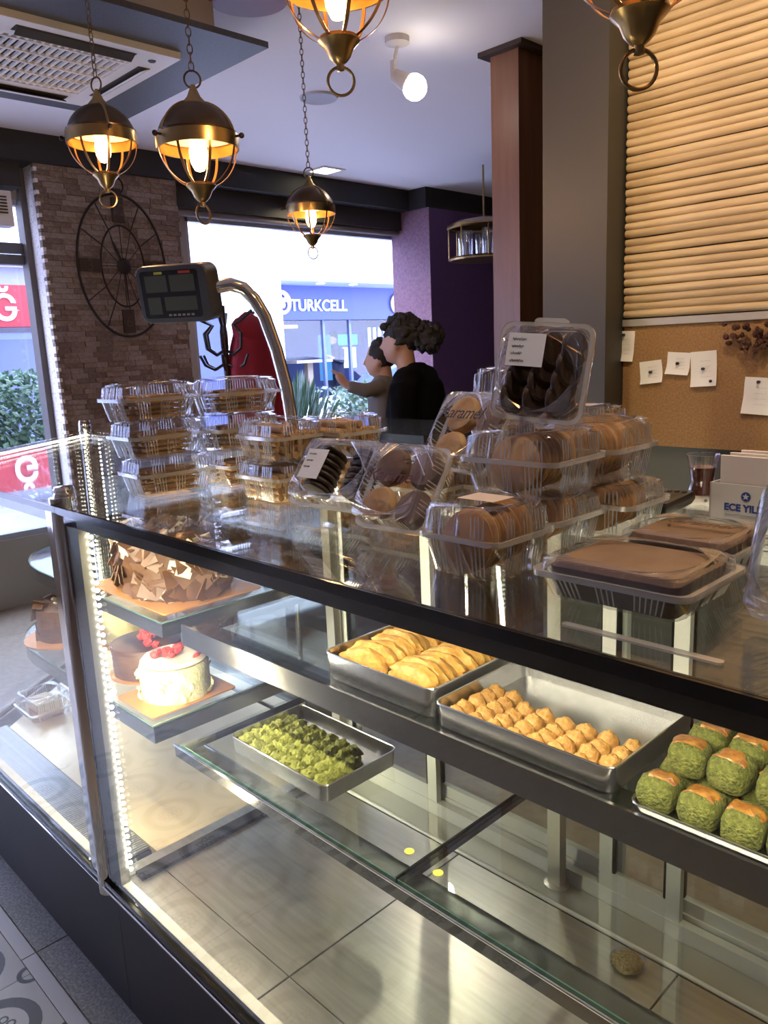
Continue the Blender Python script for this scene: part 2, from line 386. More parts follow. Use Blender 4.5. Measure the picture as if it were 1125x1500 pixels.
for i, ((xa, za), (xb, zb), lab, ang) in enumerate(notes):
    cx, cz = (xa+xb)/2, (za+zb)/2; wv, hv = abs(xa-xb)*.96, abs(za-zb)*.96
    t = thing('pinned_note', lab, 'note', (cx, YB+.001, cz), 0, None); t.rotation_euler = (0, math.radians(ang), 0)
    m = MB(); g = 7; vs = []; fs = []
    for a in range(g):
        for b in range(g):
            u, v = a/(g-1)-.5, b/(g-1)-.5; curl = .010*max(0, -v-.1)**1.5*3+.003*noise.noise(Vector((u*3, v*3, i*5)))
            edge = (.004*noise.noise(Vector((u*12, i*3, 1))) if b == 0 else 0)
            vs.append((u*wv, .0015+curl, v*hv+edge))
    for a in range(g-1):
        for b in range(g-1): fs.append((a*g+b, a*g+b+1, (a+1)*g+b+1, (a+1)*g+b))
    m.add(vs, fs); o = obj('sheet', m, PAPER, t, True)
    for (px, pz) in ([(0, hv*.38)] if i in (0, 4) else [(0, .0)] if i != 3 else [(.0, .0), (-.022, -.035)]):
        obj('push_pin', MB().lathe([(0, 0), (.004, 0), (.003, .004), (.0045, .007), (0, .0075)], 10).xf(Matrix.Translation((px, .003, pz)) @ Matrix.Rotation(-PI/2, 4, 'X')), INK, t, True)
    for k in range(4):
        zz = hv*(.22-.15*k); m = MB(); m.tube([(wv*(-.3+.06*q), .0045, zz+.0012*math.sin(q*2.3+k)) for q in range(8)], .0003, 4)
        obj('handwriting', m, mat('faint_ink', (.35, .33, .36), .7), o)
# dried flower bunch on the cork
df = thing('dried_flowers', 'bunch of dried dark red flowers hung on the cork board', 'dried flowers', (.84, YB+.02, 1.53))
fm = MB().blob((0, 0, 0), .007, 3, .5, 2.5, 8, 5).mesh('flower_head', mat('dried_red', (.075, .028, .022), .9))
for k in range(40):
    a = random.gauss(0, .035); b = random.gauss(0, .018); inst('flower_head', fm, (a-.01, random.uniform(-.005, .015), b+.012), (random.random()*6, random.random()*6, 0), (random.uniform(.7, 1.2),)*3, df)
m = MB()
for k in range(14): m.cyl((random.gauss(0, .03)-.01, 0, random.gauss(0, .01)), (random.gauss(0, .008)-.01, .003, -.05), .0008, n=4)
obj('stems', m, mat('dry_stem', (.16, .08, .045), .9), df)

# ------------------------------------------------------------------ ceiling fixtures
ap = thing('ceiling_panel', 'dark grey suspended ceiling panel around the white air conditioner', 'ceiling panel', (3.22, -1.43, 2.70))
obj('panel_board', MB().box((2.635, -2.04, 2.70), (3.80, -.80, 2.722)), mat('panel_grey', (.075, .078, .098), .5, 0, col2=(.095, .098, .12), scale=90), ap, world=True)
obj('plenum_box', MB().box((2.78, -1.90, 2.722), (3.66, -.95, CEIL)), mat('plenum', (.55, .50, .47), .7), ap, world=True)
ac = thing('air_conditioner', 'white four way cassette air conditioner in the ceiling panel', 'air conditioner', (3.255, -1.42, 2.675))
ACW = mat('ac_white', (.74, .72, .72), .45); ACD = mat('ac_slot', (.04, .035, .035), .6)
def frame_rect(mb, x0, x1, y0, y1, xi0, xi1, yi0, yi1, z0, z1):
    mb.box((x0, y0, z0), (xi0, y1, z1)).box((xi1, y0, z0), (x1, y1, z1)).box((xi0, y0, z0), (xi1, yi0, z1)).box((xi0, yi1, z0), (xi1, y1, z1))
m = MB(); frame_rect(m, -.38, .38, -.38, .38, -.24, .24, -.24, .24, 0, .03); obj('bezel', m, ACW, ac)
obj('inlet_back', MB().box((-.25, -.25, .018), (.25, .25, .03)), ACD, ac)
for k in range(17):
    y = -.23+.46*k/16; obj('grille_slat', MB().box((-.24, y-.0055, .002), (.24, y+.0055, .012)), ACW, ac)
for k in range(5): obj('grille_rib', MB().box((-.21+.105*k-.006, -.24, .000), (-.21+.105*k+.006, .24, .010)), ACW, ac)
for a in range(4):
    R = Matrix.Rotation(a*PI/2, 4, 'Z')
    obj('outlet_slot', MB().box((-.22, -.335, -.002), (.22, -.285, .001)).xf(R), ACD, ac)
    m = MB(); m.add([(-.215, -.33, -.004), (.215, -.33, -.004), (.215, -.295, -.020), (-.215, -.295, -.020), (-.215, -.33, -.001), (.215, -.33, -.001), (.215, -.295, -.017), (-.215, -.295, -.017)], [(0,1,2,3),(7,6,5,4),(0,4,5,1),(1,5,6,2),(2,6,7,3),(3,7,4,0)]); obj('louver', m.xf(R), ACD if a % 2 else ACW, ac)
obj('sensor_eye', MB().lathe([(0, -.004), (.012, -.004), (.016, 0)], 12, (-.30, -.30, 0)), ACD, ac)
# round maroon ceiling plate
tag(obj('ceiling_plate', MB().lathe([(.0, 0), (.15, 0), (.16, .012), (.16, .03), (0, .03)], 40, (2.69, -2.0, CEIL-.03)), mat('maroon_plate', (.26, .06, .07), .5), smooth=True), 'round maroon plate fixed to the ceiling above the pendants', 'ceiling plate')
# ceiling speaker and recessed light
tag(obj('ceiling_speaker', MB().lathe([(0, .004), (.085, .004), (.10, 0), (.105, .012), (0, .012)], 32, (3.49, -3.02, CEIL-.012)), mat('speaker_grille', (.42, .41, .47), .6), smooth=True), 'round flush grey speaker grille in the ceiling', 'speaker')
dl = thing('recessed_downlight', 'lit recessed square downlight in the ceiling near the black beam', 'downlight', (4.80, -4.18, CEIL-.008))
m = MB(); frame_rect(m, -.11, .11, -.11, .11, -.085, .085, -.085, .085, 0, .008); obj('trim_ring', m, ACW, dl)
obj('lit_lens', MB().box((-.085, -.085, .003), (.085, .085, .006)), emis('downlight_glow', (1, .88, .62), 9), dl)
spot('recessed_downlight_beam', (4.80, -4.18, 2.87), (4.95, -4.2, 0), 30, (1, .85, .55), 2.2, .5)
# track spotlight
sp = thing('ceiling_spotlight', 'white adjustable ceiling spotlight with a bright bare bulb', 'spotlight', (2.65, -2.77, CEIL))
SPW = mat('spot_white', (.55, .50, .48), .5)
obj('mount', MB().lathe([(0, 0), (.055, 0), (.055, -.025), (.02, -.035), (0, -.035)], 20), SPW, sp, True)
obj('arm', MB().tube([(0, 0, -.03), (.015, .0, -.07), (.02, .01, -.16)], .008, 8).box((.005, .0, -.17), (.03, .02, -.09)), SPW, sp)
obj('lamp_holder', MB().cyl((.02, .01, -.15), (-.045, -.035, -.20), .028, .045, 16), SPW, sp, True)
obj('bulb', MB().blob((-.058, -.042, -.209), .056), emis('spot_glow', (1, .90, .76), 14), sp, True)
spot('ceiling_spotlight_beam', (2.565, -2.835, 2.66), (1.4, -2.2, 1.2), 35, (1, .84, .62), 2.2, .7)

def pendant(label, c, dia, ring_rot=0.0, top=CEIL, spin=0.0, power=9.0):
    r = dia/2; t = thing('pendant_lamp', label, 'pendant lamp', c, spin, 'brass globe pendant lamps')
    prof = [(r*1.0, .03*r/.11)]+[(r*math.cos(a), r*math.sin(a)) for a in [math.radians(12+6.2*k) for k in range(12)]]+[(r*.26, r*.97)]
    inner = [(x*.965, z*.965) for x, z in prof[::-1]]
    obj('dome', MB().lathe(prof+inner+prof[:1], 36, caps=False), BRONZE, t, True)
    obj('equator_band', MB().lathe([(r*.985, -.10*r), (r*1.02, -.10*r), (r*1.025, .02*r), (r*1.02, .22*r), (r*.985, .22*r), (r*.975, -.10*r), (r*.985, -.10*r)], 36, caps=False), BRASS, t, True)
    obj('cap_cone', MB().lathe([(r*.32, r*.93), (r*.30, r*.98), (r*.17, r*1.12), (r*.10, r*1.28), (r*.05, r*1.40), (0, r*1.40)], 24), BRASS, t, True)
    for k in range(3):
        a = k*2*PI/3+.5; d = Vector((math.cos(a), math.sin(a), 0))
        m = MB(); m.cyl(d*r*.98+Vector((0, 0, r*.12)), d*r*1.14+Vector((0, 0, r*.12)), r*.03, n=8); m.blob(d*r*1.19+Vector((0, 0, r*.12)), r*.07, nu=10, nv=6); obj('knob', m, BLACKM, t, True)
        m = MB(); m.tube([(d*r*1.01*math.cos(q)+Vector((0, 0, r*1.01*math.sin(q)))) for q in [math.radians(5+8*j) for j in range(10)]], r*.035, 6); obj('dome_strap', m, BRASS, t, True)
    for k in range(8):
        a = k*PI/4+.2; ring = []
        for j in range(15):
            q = -math.radians(2+74*j/14); rr = r*1.0*math.cos(q); zz = r*1.0*math.sin(q); tw = r*.035
            ca, sa = math.cos(a), math.sin(a)
            ring.append([((rr+o)*ca-s*sa*tw, (rr+o)*sa+s*ca*tw, zz) for o, s in ((0, -1), (0, 1), (-.02*r, 1), (-.02*r, -1))])
        obj('cage_rib', MB().loft(ring), mat('copper_rib', (.40, .22, .11), .3, 1), t, True)
    obj('finial', MB().lathe([(0, -r*.90), (r*.36, -r*.90), (r*.38, -r*.96), (r*.26, -r*1.08), (r*.20, -r*1.22), (r*.13, -r*1.30), (r*.07, -r*1.34), (r*.07, -r*1.44), (0, -r*1.46)], 24), BRASS, t, True)
    m = MB(); m.tube([(r*.24*math.cos(q)*math.cos(ring_rot), r*.24*math.cos(q)*math.sin(ring_rot), -r*1.62+r*.24*math.sin(q)) for q in [2*PI*j/24 for j in range(24)]], r*.028, 6, True); obj('bottom_ring', m, BRASS, t, True)
    m = MB(); m.tube([(r*.20*math.cos(q), 0, r*1.52+r*.20*math.sin(q)) for q in [2*PI*j/20 for j in range(20)]], r*.025, 6, True); obj('top_ring', m, BRONZE, t, True)
    obj('bright_liner', MB().lathe([(x*.955, z*.955-.002) for x, z in prof], 36, caps=False), mat('liner_lit_brass', (.75, .52, .26), .5, .3), t, True)  # added liner; its light colour stands in for the bulb-lit dome inside
    obj('lamp_socket', MB().cyl((0, 0, r*.9), (0, 0, r*.30), r*.14, r*.16, 14), BRASS, t, True)
    obj('bulb', MB().lathe([(0, -r*.62), (r*.12, -r*.58), (r*.21, -r*.40), (r*.23, -r*.14), (r*.17, r*.12), (r*.10, r*.3), (0, r*.3)], 18), emis('filament_glow', (1, .60, .20), 22), t, True)
    ch = obj('chain', MB().cyl((0, 0, top-c[2]-.03), (0, 0, top-c[2]), .035, .045, 16), BRASS, t, True)
    lm = MB(); ll = .026; lw = .0065
    pts = [(lw*math.cos(q), 0, ll*.5*math.sin(q)) for q in [2*PI*j/12 for j in range(12)]]; lm.tube(pts, .0016, 5, True); lme = lm.mesh('chain_link', mat('chain_brass', (.16, .11, .06), .4, 1), True)
    z = r*1.72+.010; k = 0
    while z < top-c[2]-.02: inst('chain_link', lme, (0, 0, z), (0, 0, (k % 2)*PI/2), parent=ch); z += .0205; k += 1
    l = bpy.data.lights.new('pendant_bulb_light', 'POINT'); l.energy = power; l.color = (1, .58, .25); l.shadow_soft_size = .02
    lo = bpy.data.objects.new('pendant_bulb_light', l); C.objects.link(lo); lo.parent = t; lo.location = (0, 0, -r*.70)
    return t
pendant('small brass globe pendant hanging in front of the wire clock', (2.402, -1.204, 2.205), .205, .9, spin=.3)
pendant('brass globe pendant with dark dome hanging left of the big window', (1.924, -1.233, 2.10), .212, .7, spin=1.1)
pendant('brass globe pendant hanging in front of the big bright window', (2.573, -2.151, 2.105), .195, .8, spin=.6)
pendant('brass globe pendant hanging highest beside the maroon ceiling plate', (1.299, -1.187, 2.275), .225, .8, spin=.1)
pendant('brass globe pendant hanging before the bamboo wall', (.609, -1.134, 2.105), .22, .46, spin=.4)

# ------------------------------------------------------------------ wall clock
ck = thing('wall_clock', 'large oval black wire wall clock on the stone pillar', 'clock', (5.0, -2.56, 2.155))
def ell(ry, rz, n=48, x=0, a0=0, a1=2*PI): return [(x, ry*math.cos(a0+(a1-a0)*k/n), rz*math.sin(a0+(a1-a0)*k/n)) for k in range(n)]
IRON = mat('clock_iron', (.020, .014, .012), .55, .3)
obj('outer_ring', MB().tube(ell(.305, .448), .008, 8, True), IRON, ck, True)
obj('inner_ring', MB().tube(ell(.150, .255), .006, 8, True), IRON, ck, True)
obj('hub', MB().lathe([(0, 0), (.045, 0), (.05, .01), (.03, .02), (0, .02)], 24).xf(Matrix.Rotation(-PI/2, 4, 'Y')), IRON, ck, True)
obj('hanging_ring', MB().tube([(0, .055*math.cos(q), .50+.055*math.sin(q)) for q in [2*PI*j/24 for j in range(24)]], .006, 6, True).box((-.008, -.03, .44), (.008, .03, .48)), IRON, ck, True)
for k in range(12):
    a = PI/2-k*PI/6; ca, sa = math.cos(a), math.sin(a)
    if k % 3 == 0:
        R = MB(); y, zz = .225*ca, .35*sa
        R.box((-.006, y-.04, zz-.075), (.006, y+.04, zz+.075)) if k in (0, 6) else R.box((-.006, y-.07, zz-.04), (.006, y+.07, zz+.04))
        o = obj('numeral_plate', R, mat('numeral_wood', (.045, .026, .020), .7), ck)
        me = text_mesh({0: '12', 3: '3', 6: '6', 9: '9'}[k], .10, mat('numeral_paint', (.09, .06, .05), .7), .001, align='CENTER')
        q = inst('numeral', me, (0, 0, 0), parent=o); q.matrix_local = frame_mat((-.008, y, zz-.035), (0, -1, 0), (0, 0, 1))
    else:
        obj('bar_marker', MB().cyl((0, .150*ca, .255*sa), (0, .305*ca, .448*sa), .004, n=6), IRON, ck)
    obj('spoke', MB().cyl((0, .03*ca, .03*sa), (0, .150*ca, .255*sa), .0025, n=6), IRON, ck)
obj('minute_hand', MB().tube([(-.012, 0, .05), (-.012, -.003, -.03), (-.012, -.01, -.30)], .004, 6, rs=[.008, .006, .002]), IRON, ck)
obj('hour_hand', MB().tube([(-.014, 0, 0), (-.014, .045, .10), (-.014, .075, .18)], .004, 6, rs=[.005, .012, .002]), IRON, ck)

# brass lantern on the purple wall
ln = thing('brass_lantern', 'brass rimmed hanging lantern with glass candle tubes before the purple wall', 'lantern', (4.0, -5.08, 2.20))
obj('bottom_rim', MB().lathe([(.0, 0), (.27, 0), (.285, .012), (.27, .025), (0, .025)], 32), BRASS, ln, True)
obj('top_rim', MB().lathe([(.27, .235), (.29, .245), (.285, .262), (.22, .29), (.08, .315), (0, .315)], 32, caps=False), BRASS, ln, True)
for k in range(6):
    a = k*PI/3+.3; x, y = .17*math.cos(a), .17*math.sin(a)
    obj('glass_tube', MB().cyl((x, y, .03), (x, y, .22), .045, n=18, caps=False), clear('lantern_glass', (.9, .9, .95), base=.14, gain=.8, power=3, haze=.08), ln, True)
    obj('candle', MB().cyl((x, y, .03), (x, y, .13), .014, n=10), mat('candle_grey', (.35, .33, .34), .6), ln, True)
for k in range(8): a = k*PI/4; obj('upright', MB().cyl((.275*math.cos(a), .275*math.sin(a), .02), (.275*math.cos(a), .275*math.sin(a), .24), .005, n=6), BRASS, ln)
obj('hanging_rod', MB().cyl((0, 0, .31), (0, 0, CEIL-2.2), .008, n=8), BRASS, ln)

# air curtain above left window
acu = thing('air_curtain', 'white wall mounted air curtain unit above the side window', 'air curtain', (5.14, -1.6, 2.37))
obj('housing', MB().box((-.06, -.33, 0), (.04, .9, .20)).shift((0, 0, 0)), ACW, acu)
for k in range(6): obj('vent_slat', MB().box((-.066, -.30, .07+.018*k), (-.058, .87, .078+.018*k)), ACD, acu)

# ------------------------------------------------------------------ display cases
ZT = 1.256; YF = -.648; XS = 1.63; ZF = .36; YK = -1.40
dc = thing('display_case', 'long glass fronted pastry display case on a dark plinth', 'display case', (.7, -1.0, 0))
cc = thing('corner_display_case', 'glass corner display case holding whole cakes', 'display case', (2.4, -1.05, 0))
CORNER = [(XS+.02, YF), (2.72, YF), (3.36, -1.47), (XS+.02, -1.47)]
def dcp(name, mb, m, smooth=False, kind=None, parent=None, label=None):
    return obj(name, mb, m, parent or dc, smooth, parent is None, kind, label)
def ccp(name, mb, m, smooth=False, kind=None): return obj(name, mb, m, cc, smooth, True, kind)
X0 = -.40
# plinths
dcp('plinth', MB().box((X0, YK, 0), (XS-.001, YF-.004, ZF-.03)), PLINTH)
ccp('plinth', MB().prism([(XS+.001, YF-.004), (2.70, YF-.004), (3.34, -1.47), (XS+.001, -1.47)][::-1], 0, ZF-.03), PLINTH)
dcp('bottom_rail', MB().box((X0, YF-.02, ZF-.03), (XS-.001, YF+.006, ZF-.008)), DARKRAIL)
dcp('rail_bead', MB().cyl((X0, YF+.008, ZF-.028), (XS, YF+.008, ZF-.028), .0025, n=8), CHROME)
ccp('bottom_rail', MB().box((XS+.001, YF-.02, ZF-.03), (2.72, YF+.006, ZF-.008)), DARKRAIL)
ccp('rail_bead', MB().cyl((XS, YF+.008, ZF-.028), (2.72, YF+.008, ZF-.028), .0025, n=8), CHROME)
WHITEB = mat('white_glazing_bead', (.80, .78, .70), .4)
dcp('glazing_bead', MB().box((X0, YF-.030, ZF-.008), (XS-.01, YF-.008, ZF+.004)), WHITEB)
ccp('glazing_bead', MB().box((XS+.06, YF-.030, ZF-.008), (2.70, YF-.008, ZF+.004)), WHITEB)
# case floors: steel plates with open seams
for (xa, xb) in ((1.105, XS-.01), (.56, 1.103), (.02, .558), (X0, .018)):
    for (ya, yb) in ((-.680, -.755), (-.757, -1.265)):
        dcp('floor_plate', MB().box((xa+.001, ya, ZF-.02), (xb-.001, yb, ZF)), STEEL)
dcp('floor_channel', MB().box((X0, -1.268, ZF-.025), (XS-.01, -1.282, ZF-.012)), DARKRAIL)
dcp('channel_bead', MB().cyl((X0, -1.275, ZF+.001), (XS-.02, -1.275, ZF+.001), .005, n=8), WHITEALU)
dcp('rear_floor_strip', MB().box((X0, -1.284, ZF-.02), (XS-.01, YK+.05, ZF)), mat('rear_strip', (.50, .50, .46), .3, .6))
ccp('floor_plate', MB().prism([(XS+.03, YF-.13), (2.66, YF-.13), (3.24, -1.44), (XS+.03, -1.44)][::-1], ZF-.02, ZF), mat('warm_steel', (.74, .60, .38), .3, .8, col2=(.80, .68, .46), scale=5))
ccp('grille_bed', MB().box((XS+.06, YF-.032, ZF-.022), (2.66, YF-.128, ZF-.010)), DARKRAIL)
gb = MB().box((-.0022, -.048, -.004), (.0022, .048, .004)).mesh('grille_bar', STEEL)
for k in range(110): inst('grille_bar', gb, (XS+.07+k*.009-2.4, YF-.08+1.05, ZF-.004), parent=cc)
dcp('end_sill', MB().box((XS-.010, YF-.02, ZF-.02), (XS+.028, YK, ZF+.004)), STEEL)
dcp('end_sill_edge', MB().box((XS-.045, YF-.05, ZF), (XS-.012, YK+.05, ZF+.010)), DARKRAIL)
# corner posts
dcp('front_post', MB().cyl((1.685, YF-.012, ZF-.05), (1.685, YF-.012, ZT+.012), .024, n=20).box((1.700, YF-.03, ZF-.03), (1.735, YF+.004, ZT-.02)), CHROME, True)
dcp('post_cap', MB().lathe([(0, 0), (.022, 0), (.024, .004), (.024, .014), (.021, .020), (.023, .026), (.020, .032), (0, .034)], 20, (1.70, YF-.028, ZT)), CHROME, True)
m = MB().box((1.600, YF-.028, ZF), (1.655, YF-.006, ZT-.03)); dcp('post_profile', m, mat('profile_grey', (.24, .23, .20), .35, .6))
m = MB().box((1.655, YF-.026, ZF), (1.668, YF-.004, ZT-.03)); dcp('post_seal', m, BLACKGLASS)
ccp('rear_post', MB().cyl((3.345, -1.455, 0), (3.345, -1.455, ZT), .026, n=20), CHROME, True)
ccp('post_cap', MB().lathe([(0, 0), (.024, 0), (.027, .004), (.027, .024), (.024, .030), (.026, .038), (.022, .050), (0, .052)], 20, (3.345, -1.455, ZT)), CHROME, True)
ccp('end_frame', MB().tube([(2.71, YF-.02, ZF-.01), (3.335, -1.45, ZF-.01)], .012, 8).tube([(2.71, YF-.02, ZT-.012), (3.335, -1.45, ZT-.012)], .006, 8), STEEL)
ccp('front_end_post', MB().cyl((2.715, YF-.012, 0), (2.715, YF-.012, ZT), .022, n=16), CHROME, True)
# LED dots
dot = lambda mb, p, r=.0045: mb.blob(p, r, nu=6, nv=4)
LED = emis('led_glow', (1, .93, .80), 22)
m = MB(); 
for k in range(50): dot(m, (1.592, YF-.030, ZF+.04+k*.0168), .0048)
dcp('led_dots', m, LED, kind='stuff')
m = MB()
for k in range(60): t = k/59; dot(m, (2.735+t*.575, -.70-t*.745, ZT-.011), .0052)
for k in range(46): dot(m, (3.29, -1.42, ZF+.06+k*.018), .0045); dot(m, (3.20, -1.445, ZF+.06+k*.018), .004)
ccp('led_dots', m, LED, kind='stuff')
# glass
dcp('front_glass', MB().box((X0, YF-.006, ZF), (1.652, YF, ZT-.02)), G_CASE)
ccp('front_glass', MB().box((1.72, YF-.006, ZF), (2.70, YF, ZT-.02)), G_CASE)
e0 = Vector((2.715, YF-.01)); e1 = Vector((3.34, -1.455)); dd = (e1-e0).normalized(); nn = Vector((dd.y, -dd.x))*.003
ccp('end_glass', MB().prism([tuple(e0+nn), tuple(e1+nn), tuple(e1-nn), tuple(e0-nn)], ZF, ZT-.01), G_CASE)
TOPY = -1.47
dcp('top_glass', MB().box((X0, TOPY, ZT-.008), (XS+.02, YF+.012, ZT)), G_CASE)
dcp('top_glass_edge', MB().box((X0, YF+.010, ZT-.014), (XS+.02, YF+.016, ZT)), BLACKGLASS)
dcp('top_front_band', MB().box((X0, YF-.012, ZT-.0175), (XS+.02, YF+.012, ZT-.0085)), BLACKGLASS)
dcp('top_front_rail', MB().box((X0, YF-.020, ZT-.046), (1.66, YF-.006, ZT-.018)), DARKRAIL)
dcp('top_rear_rail', MB().box((X0, TOPY, ZT-.03), (XS, TOPY+.03, ZT-.0085)), STEEL)
ccp('top_glass', MB().prism([(XS+.022, YF+.012), (2.73, YF+.012), (3.375, -1.475), (XS+.022, -1.475)][::-1], ZT-.008, ZT), G_CASE)
ccp('top_glass_edge', MB().box((XS+.022, YF+.010, ZT-.014), (2.73, YF+.016, ZT)), BLACKGLASS)
ccp('top_front_rail', MB().box((1.72, YF-.020, ZT-.046), (2.71, YF-.006, ZT-.018)), DARKRAIL)
ccp('rear_frame', MB().box((XS+.03, -1.475, ZT-.03), (3.34, -1.45, ZT-.0085)).box((XS+.03, -1.475, ZF-.03), (3.34, -1.45, ZF+.05)), STEEL)
ccp('rear_panel', MB().box((XS+.03, -1.472, ZF+.05), (3.33, -1.466, ZT-.03)), clear('smoked_glass', (.55, .55, .50), base=.10, gain=.7))
# upper and lower glass shelves with polished lips
for (xa, xb) in ((.885, 1.615), (.10, .880), (X0, .096)):
    g = dcp('upper_shelf', MB().box((xa, -.893, .914), (xb, -1.25, .922)), G_CASE)
    obj('shelf_edge', MB().box((xa-.7, -.8915+1.0, .914), (xb-.7, -.894+1.0, .922)), EDGE, g)
    g = dcp('lower_shelf', MB().box((xa, -.846, .630), (xb, -1.215, .638)), G_CASE)
    obj('shelf_edge', MB().box((xa-.7, -.844+1.0, .630), (xb-.7, -.847+1.0, .638)), EDGE, g)
    obj('shelf_end_edge', MB().box((xa-.7, -.846+1.0, .6295), (xa-.697, -.215, .6385)), BLACKGLASS, g)
dcp('upper_shelf_lip', MB().box((X0, -.886, .876), (1.632, -.892, .926)), MIRROR_LIP)
dcp('upper_shelf_base', MB().box((X0, -.892, .904), (1.632, -.955, .912)), BLACKGLASS)
dcp('lower_shelf_lip', MB().box((X0, -.838, .604), (1.632, -.843, .632)), MIRROR_LIP)
dcp('lower_shelf_bead', MB().cyl((X0, -.8375, .634), (1.632, -.8375, .634), .003, n=8), CHROME)
dcp('lower_shelf_tray', MB().box((X0, -.843, .606), (1.632, -.905, .612)), mat('shelf_gunmetal', (.20, .20, .21), .25, .9))
dcp('tray_bead', MB().cyl((X0, -.906, .613), (1.632, -.906, .613), .003, n=8), CHROME)
for x in (1.61, .885, .098):
    dcp('shelf_bracket', MB().box((x-.006, -.85, .616), (x+.006, -1.30, .629)).box((x-.006, -.895, .898), (x+.006, -1.30, .913)), DARKRAIL)
    dcp('bracket_post', MB().box((x-.028, -1.345, ZF), (x+.004, -1.32, ZT-.03)), mat('post_metal', (.62, .60, .52), .3, .9))
    dcp('post_foot', MB().lathe([(0, 0), (.028, 0), (.028, .004), (.010, .006), (.010, .014), (0, .014)], 14, (x-.012, -1.332, ZF)), STEEL, True)
# sliding rear doors
rd = dcp('door_track', MB().box((X0, -1.352, ZF-.01), (XS-.02, -1.372, ZF+.035)).box((X0, -1.376, ZF-.01), (XS-.02, -1.398, ZF+.045)).box((X0, -1.35, ZT-.06), (XS-.02, -1.40, ZT-.03)), WHITEALU)
for i, (xa, xb, y) in enumerate(((1.25, 1.60, -1.362), (.74, 1.29, -1.388), (.60, .78, -1.362), (-.05, .64, -1.388), (-.38, 0, -1.362))):
    d = dcp('sliding_door', MB().box((xa, y-.008, ZF+.075), (xa+.030, y+.008, ZT-.10)).box((xb-.030, y-.008, ZF+.075), (xb, y+.008, ZT-.10)).box((xa, y-.008, ZF+.035), (xb, y+.008, ZF+.075)).box((xa, y-.008, ZT-.10), (xb, y+.008, ZT-.06)), WHITEALU)
    obj('door_pane', MB().box((xa+.03-.7, y-.002+1, ZF+.075), (xb-.03-.7, y+.002+1, ZT-.10)), G_CASE, d)
    obj('door_gasket', MB().box((xa+.030-.7, y-.006+1, ZF+.075), (xa+.036-.7, y+.006+1, ZT-.1)).box((xb-.036-.7, y-.006+1, ZF+.075), (xb-.030-.7, y+.006+1, ZT-.1)), BLACKGLASS, d)
# loose strip on the top glass
tag(obj('plastic_strip', MB().loft([[(a, b, ZT+.0005) for a, b in [(x+.355, y-.682) for x, y in rrect(.17, .010, .004)]], [(a, b, ZT+.003) for a, b in [(x+.355, y-.682) for x, y in rrect(.17, .010, .004)]]]), PRIM), 'thin clear plastic strip lying along the top glass edge', 'plastic strip')
# cake shelves in the corner case: rounded far end
def cake_shelf(z0, z1, yfr):
    pts = [(1.70, yfr), (1.70, -1.33)]
    pts += [(2.55+.40*math.sin(a), -1.09-.24*math.cos(PI-a)*-1) for a in ()]
    pts += [(2.45, -1.33)]
    cx, cy, rx, ry = 2.45, (yfr-1.33)/2, .36, abs(yfr+1.33)/2
    pts += [(cx+rx*math.cos(a), cy+ry*math.sin(a)) for a in [math.radians(-82+164*k/14) for k in range(15)]]
    pts += [(2.45, yfr)]
    return pts
def ring_wall(mb, pts, z0, z1, t=.004):
    c = Vector((sum(p[0] for p in pts)/len(pts), sum(p[1] for p in pts)/len(pts)))
    inn = [(p[0]+(c.x-p[0])*t/.35, p[1]+(c.y-p[1])*t/.3) for p in pts]
    mb.loft([[(x, y, z0) for x, y in pts], [(x, y, z1) for x, y in pts], [(x, y, z1) for x, y in inn], [(x, y, z0) for x, y in inn], [(x, y, z0) for x, y in pts]], False, False)
for z0, z1, yfr in ((.880, .918, -.872), (.618, .664, -.822)):
    pts = cake_shelf(z0, z1, yfr)
    s = ccp('cake_shelf', MB().prism(pts, z1-.010, z1-.001), G_CASE)
    m = MB(); ring_wall(m, pts, z0, z1); m.shift(-cc.location); obj('shelf_band', m, mat('band_steel', (.40, .40, .37), .2, 1), s)
    obj('shelf_rim', MB().tube([(x, y, z1) for x, y in pts], .0022, 6, True).shift(-cc.location), EDGE, s)
    for x, y in ((1.73, -1.31), (2.44, -1.31)): obj('shelf_pole', MB().cyl((x, y, z0-.24 if z0 < .8 else z0-.22), (x, y, z0), .008, n=10).shift(-cc.location), CHROME, s)

# ------------------------------------------------------------------ trays and pastries
def tray(label, cx, cy, z, L, W, h, t=.0025, rad=.018, m=ALU):
    o = thing('baking_tray', label, 'tray', (cx, cy, z))
    outer0 = rrect(L*.985, W*.985, rad); outer1 = rrect(L, W, rad)
    in1 = rrect(L-2*t, W-2*t, rad-t); in0 = rrect(L*.985-2*t, W*.985-2*t, rad-t)
    mb = MB().loft([[(x, y, 0) for x, y in outer0], [(x, y, h) for x, y in outer1], [(x, y, h) for x, y in in1], [(x, y, .003) for x, y in in0]], True, True)
    obj('pan', mb, m, o, True)
    obj('rim_bead', MB().tube([(x, y, h) for x, y in outer1], .0018, 6, True), mat('rim_bright', (.85, .85, .85), .2, 1), o, True)
    return o
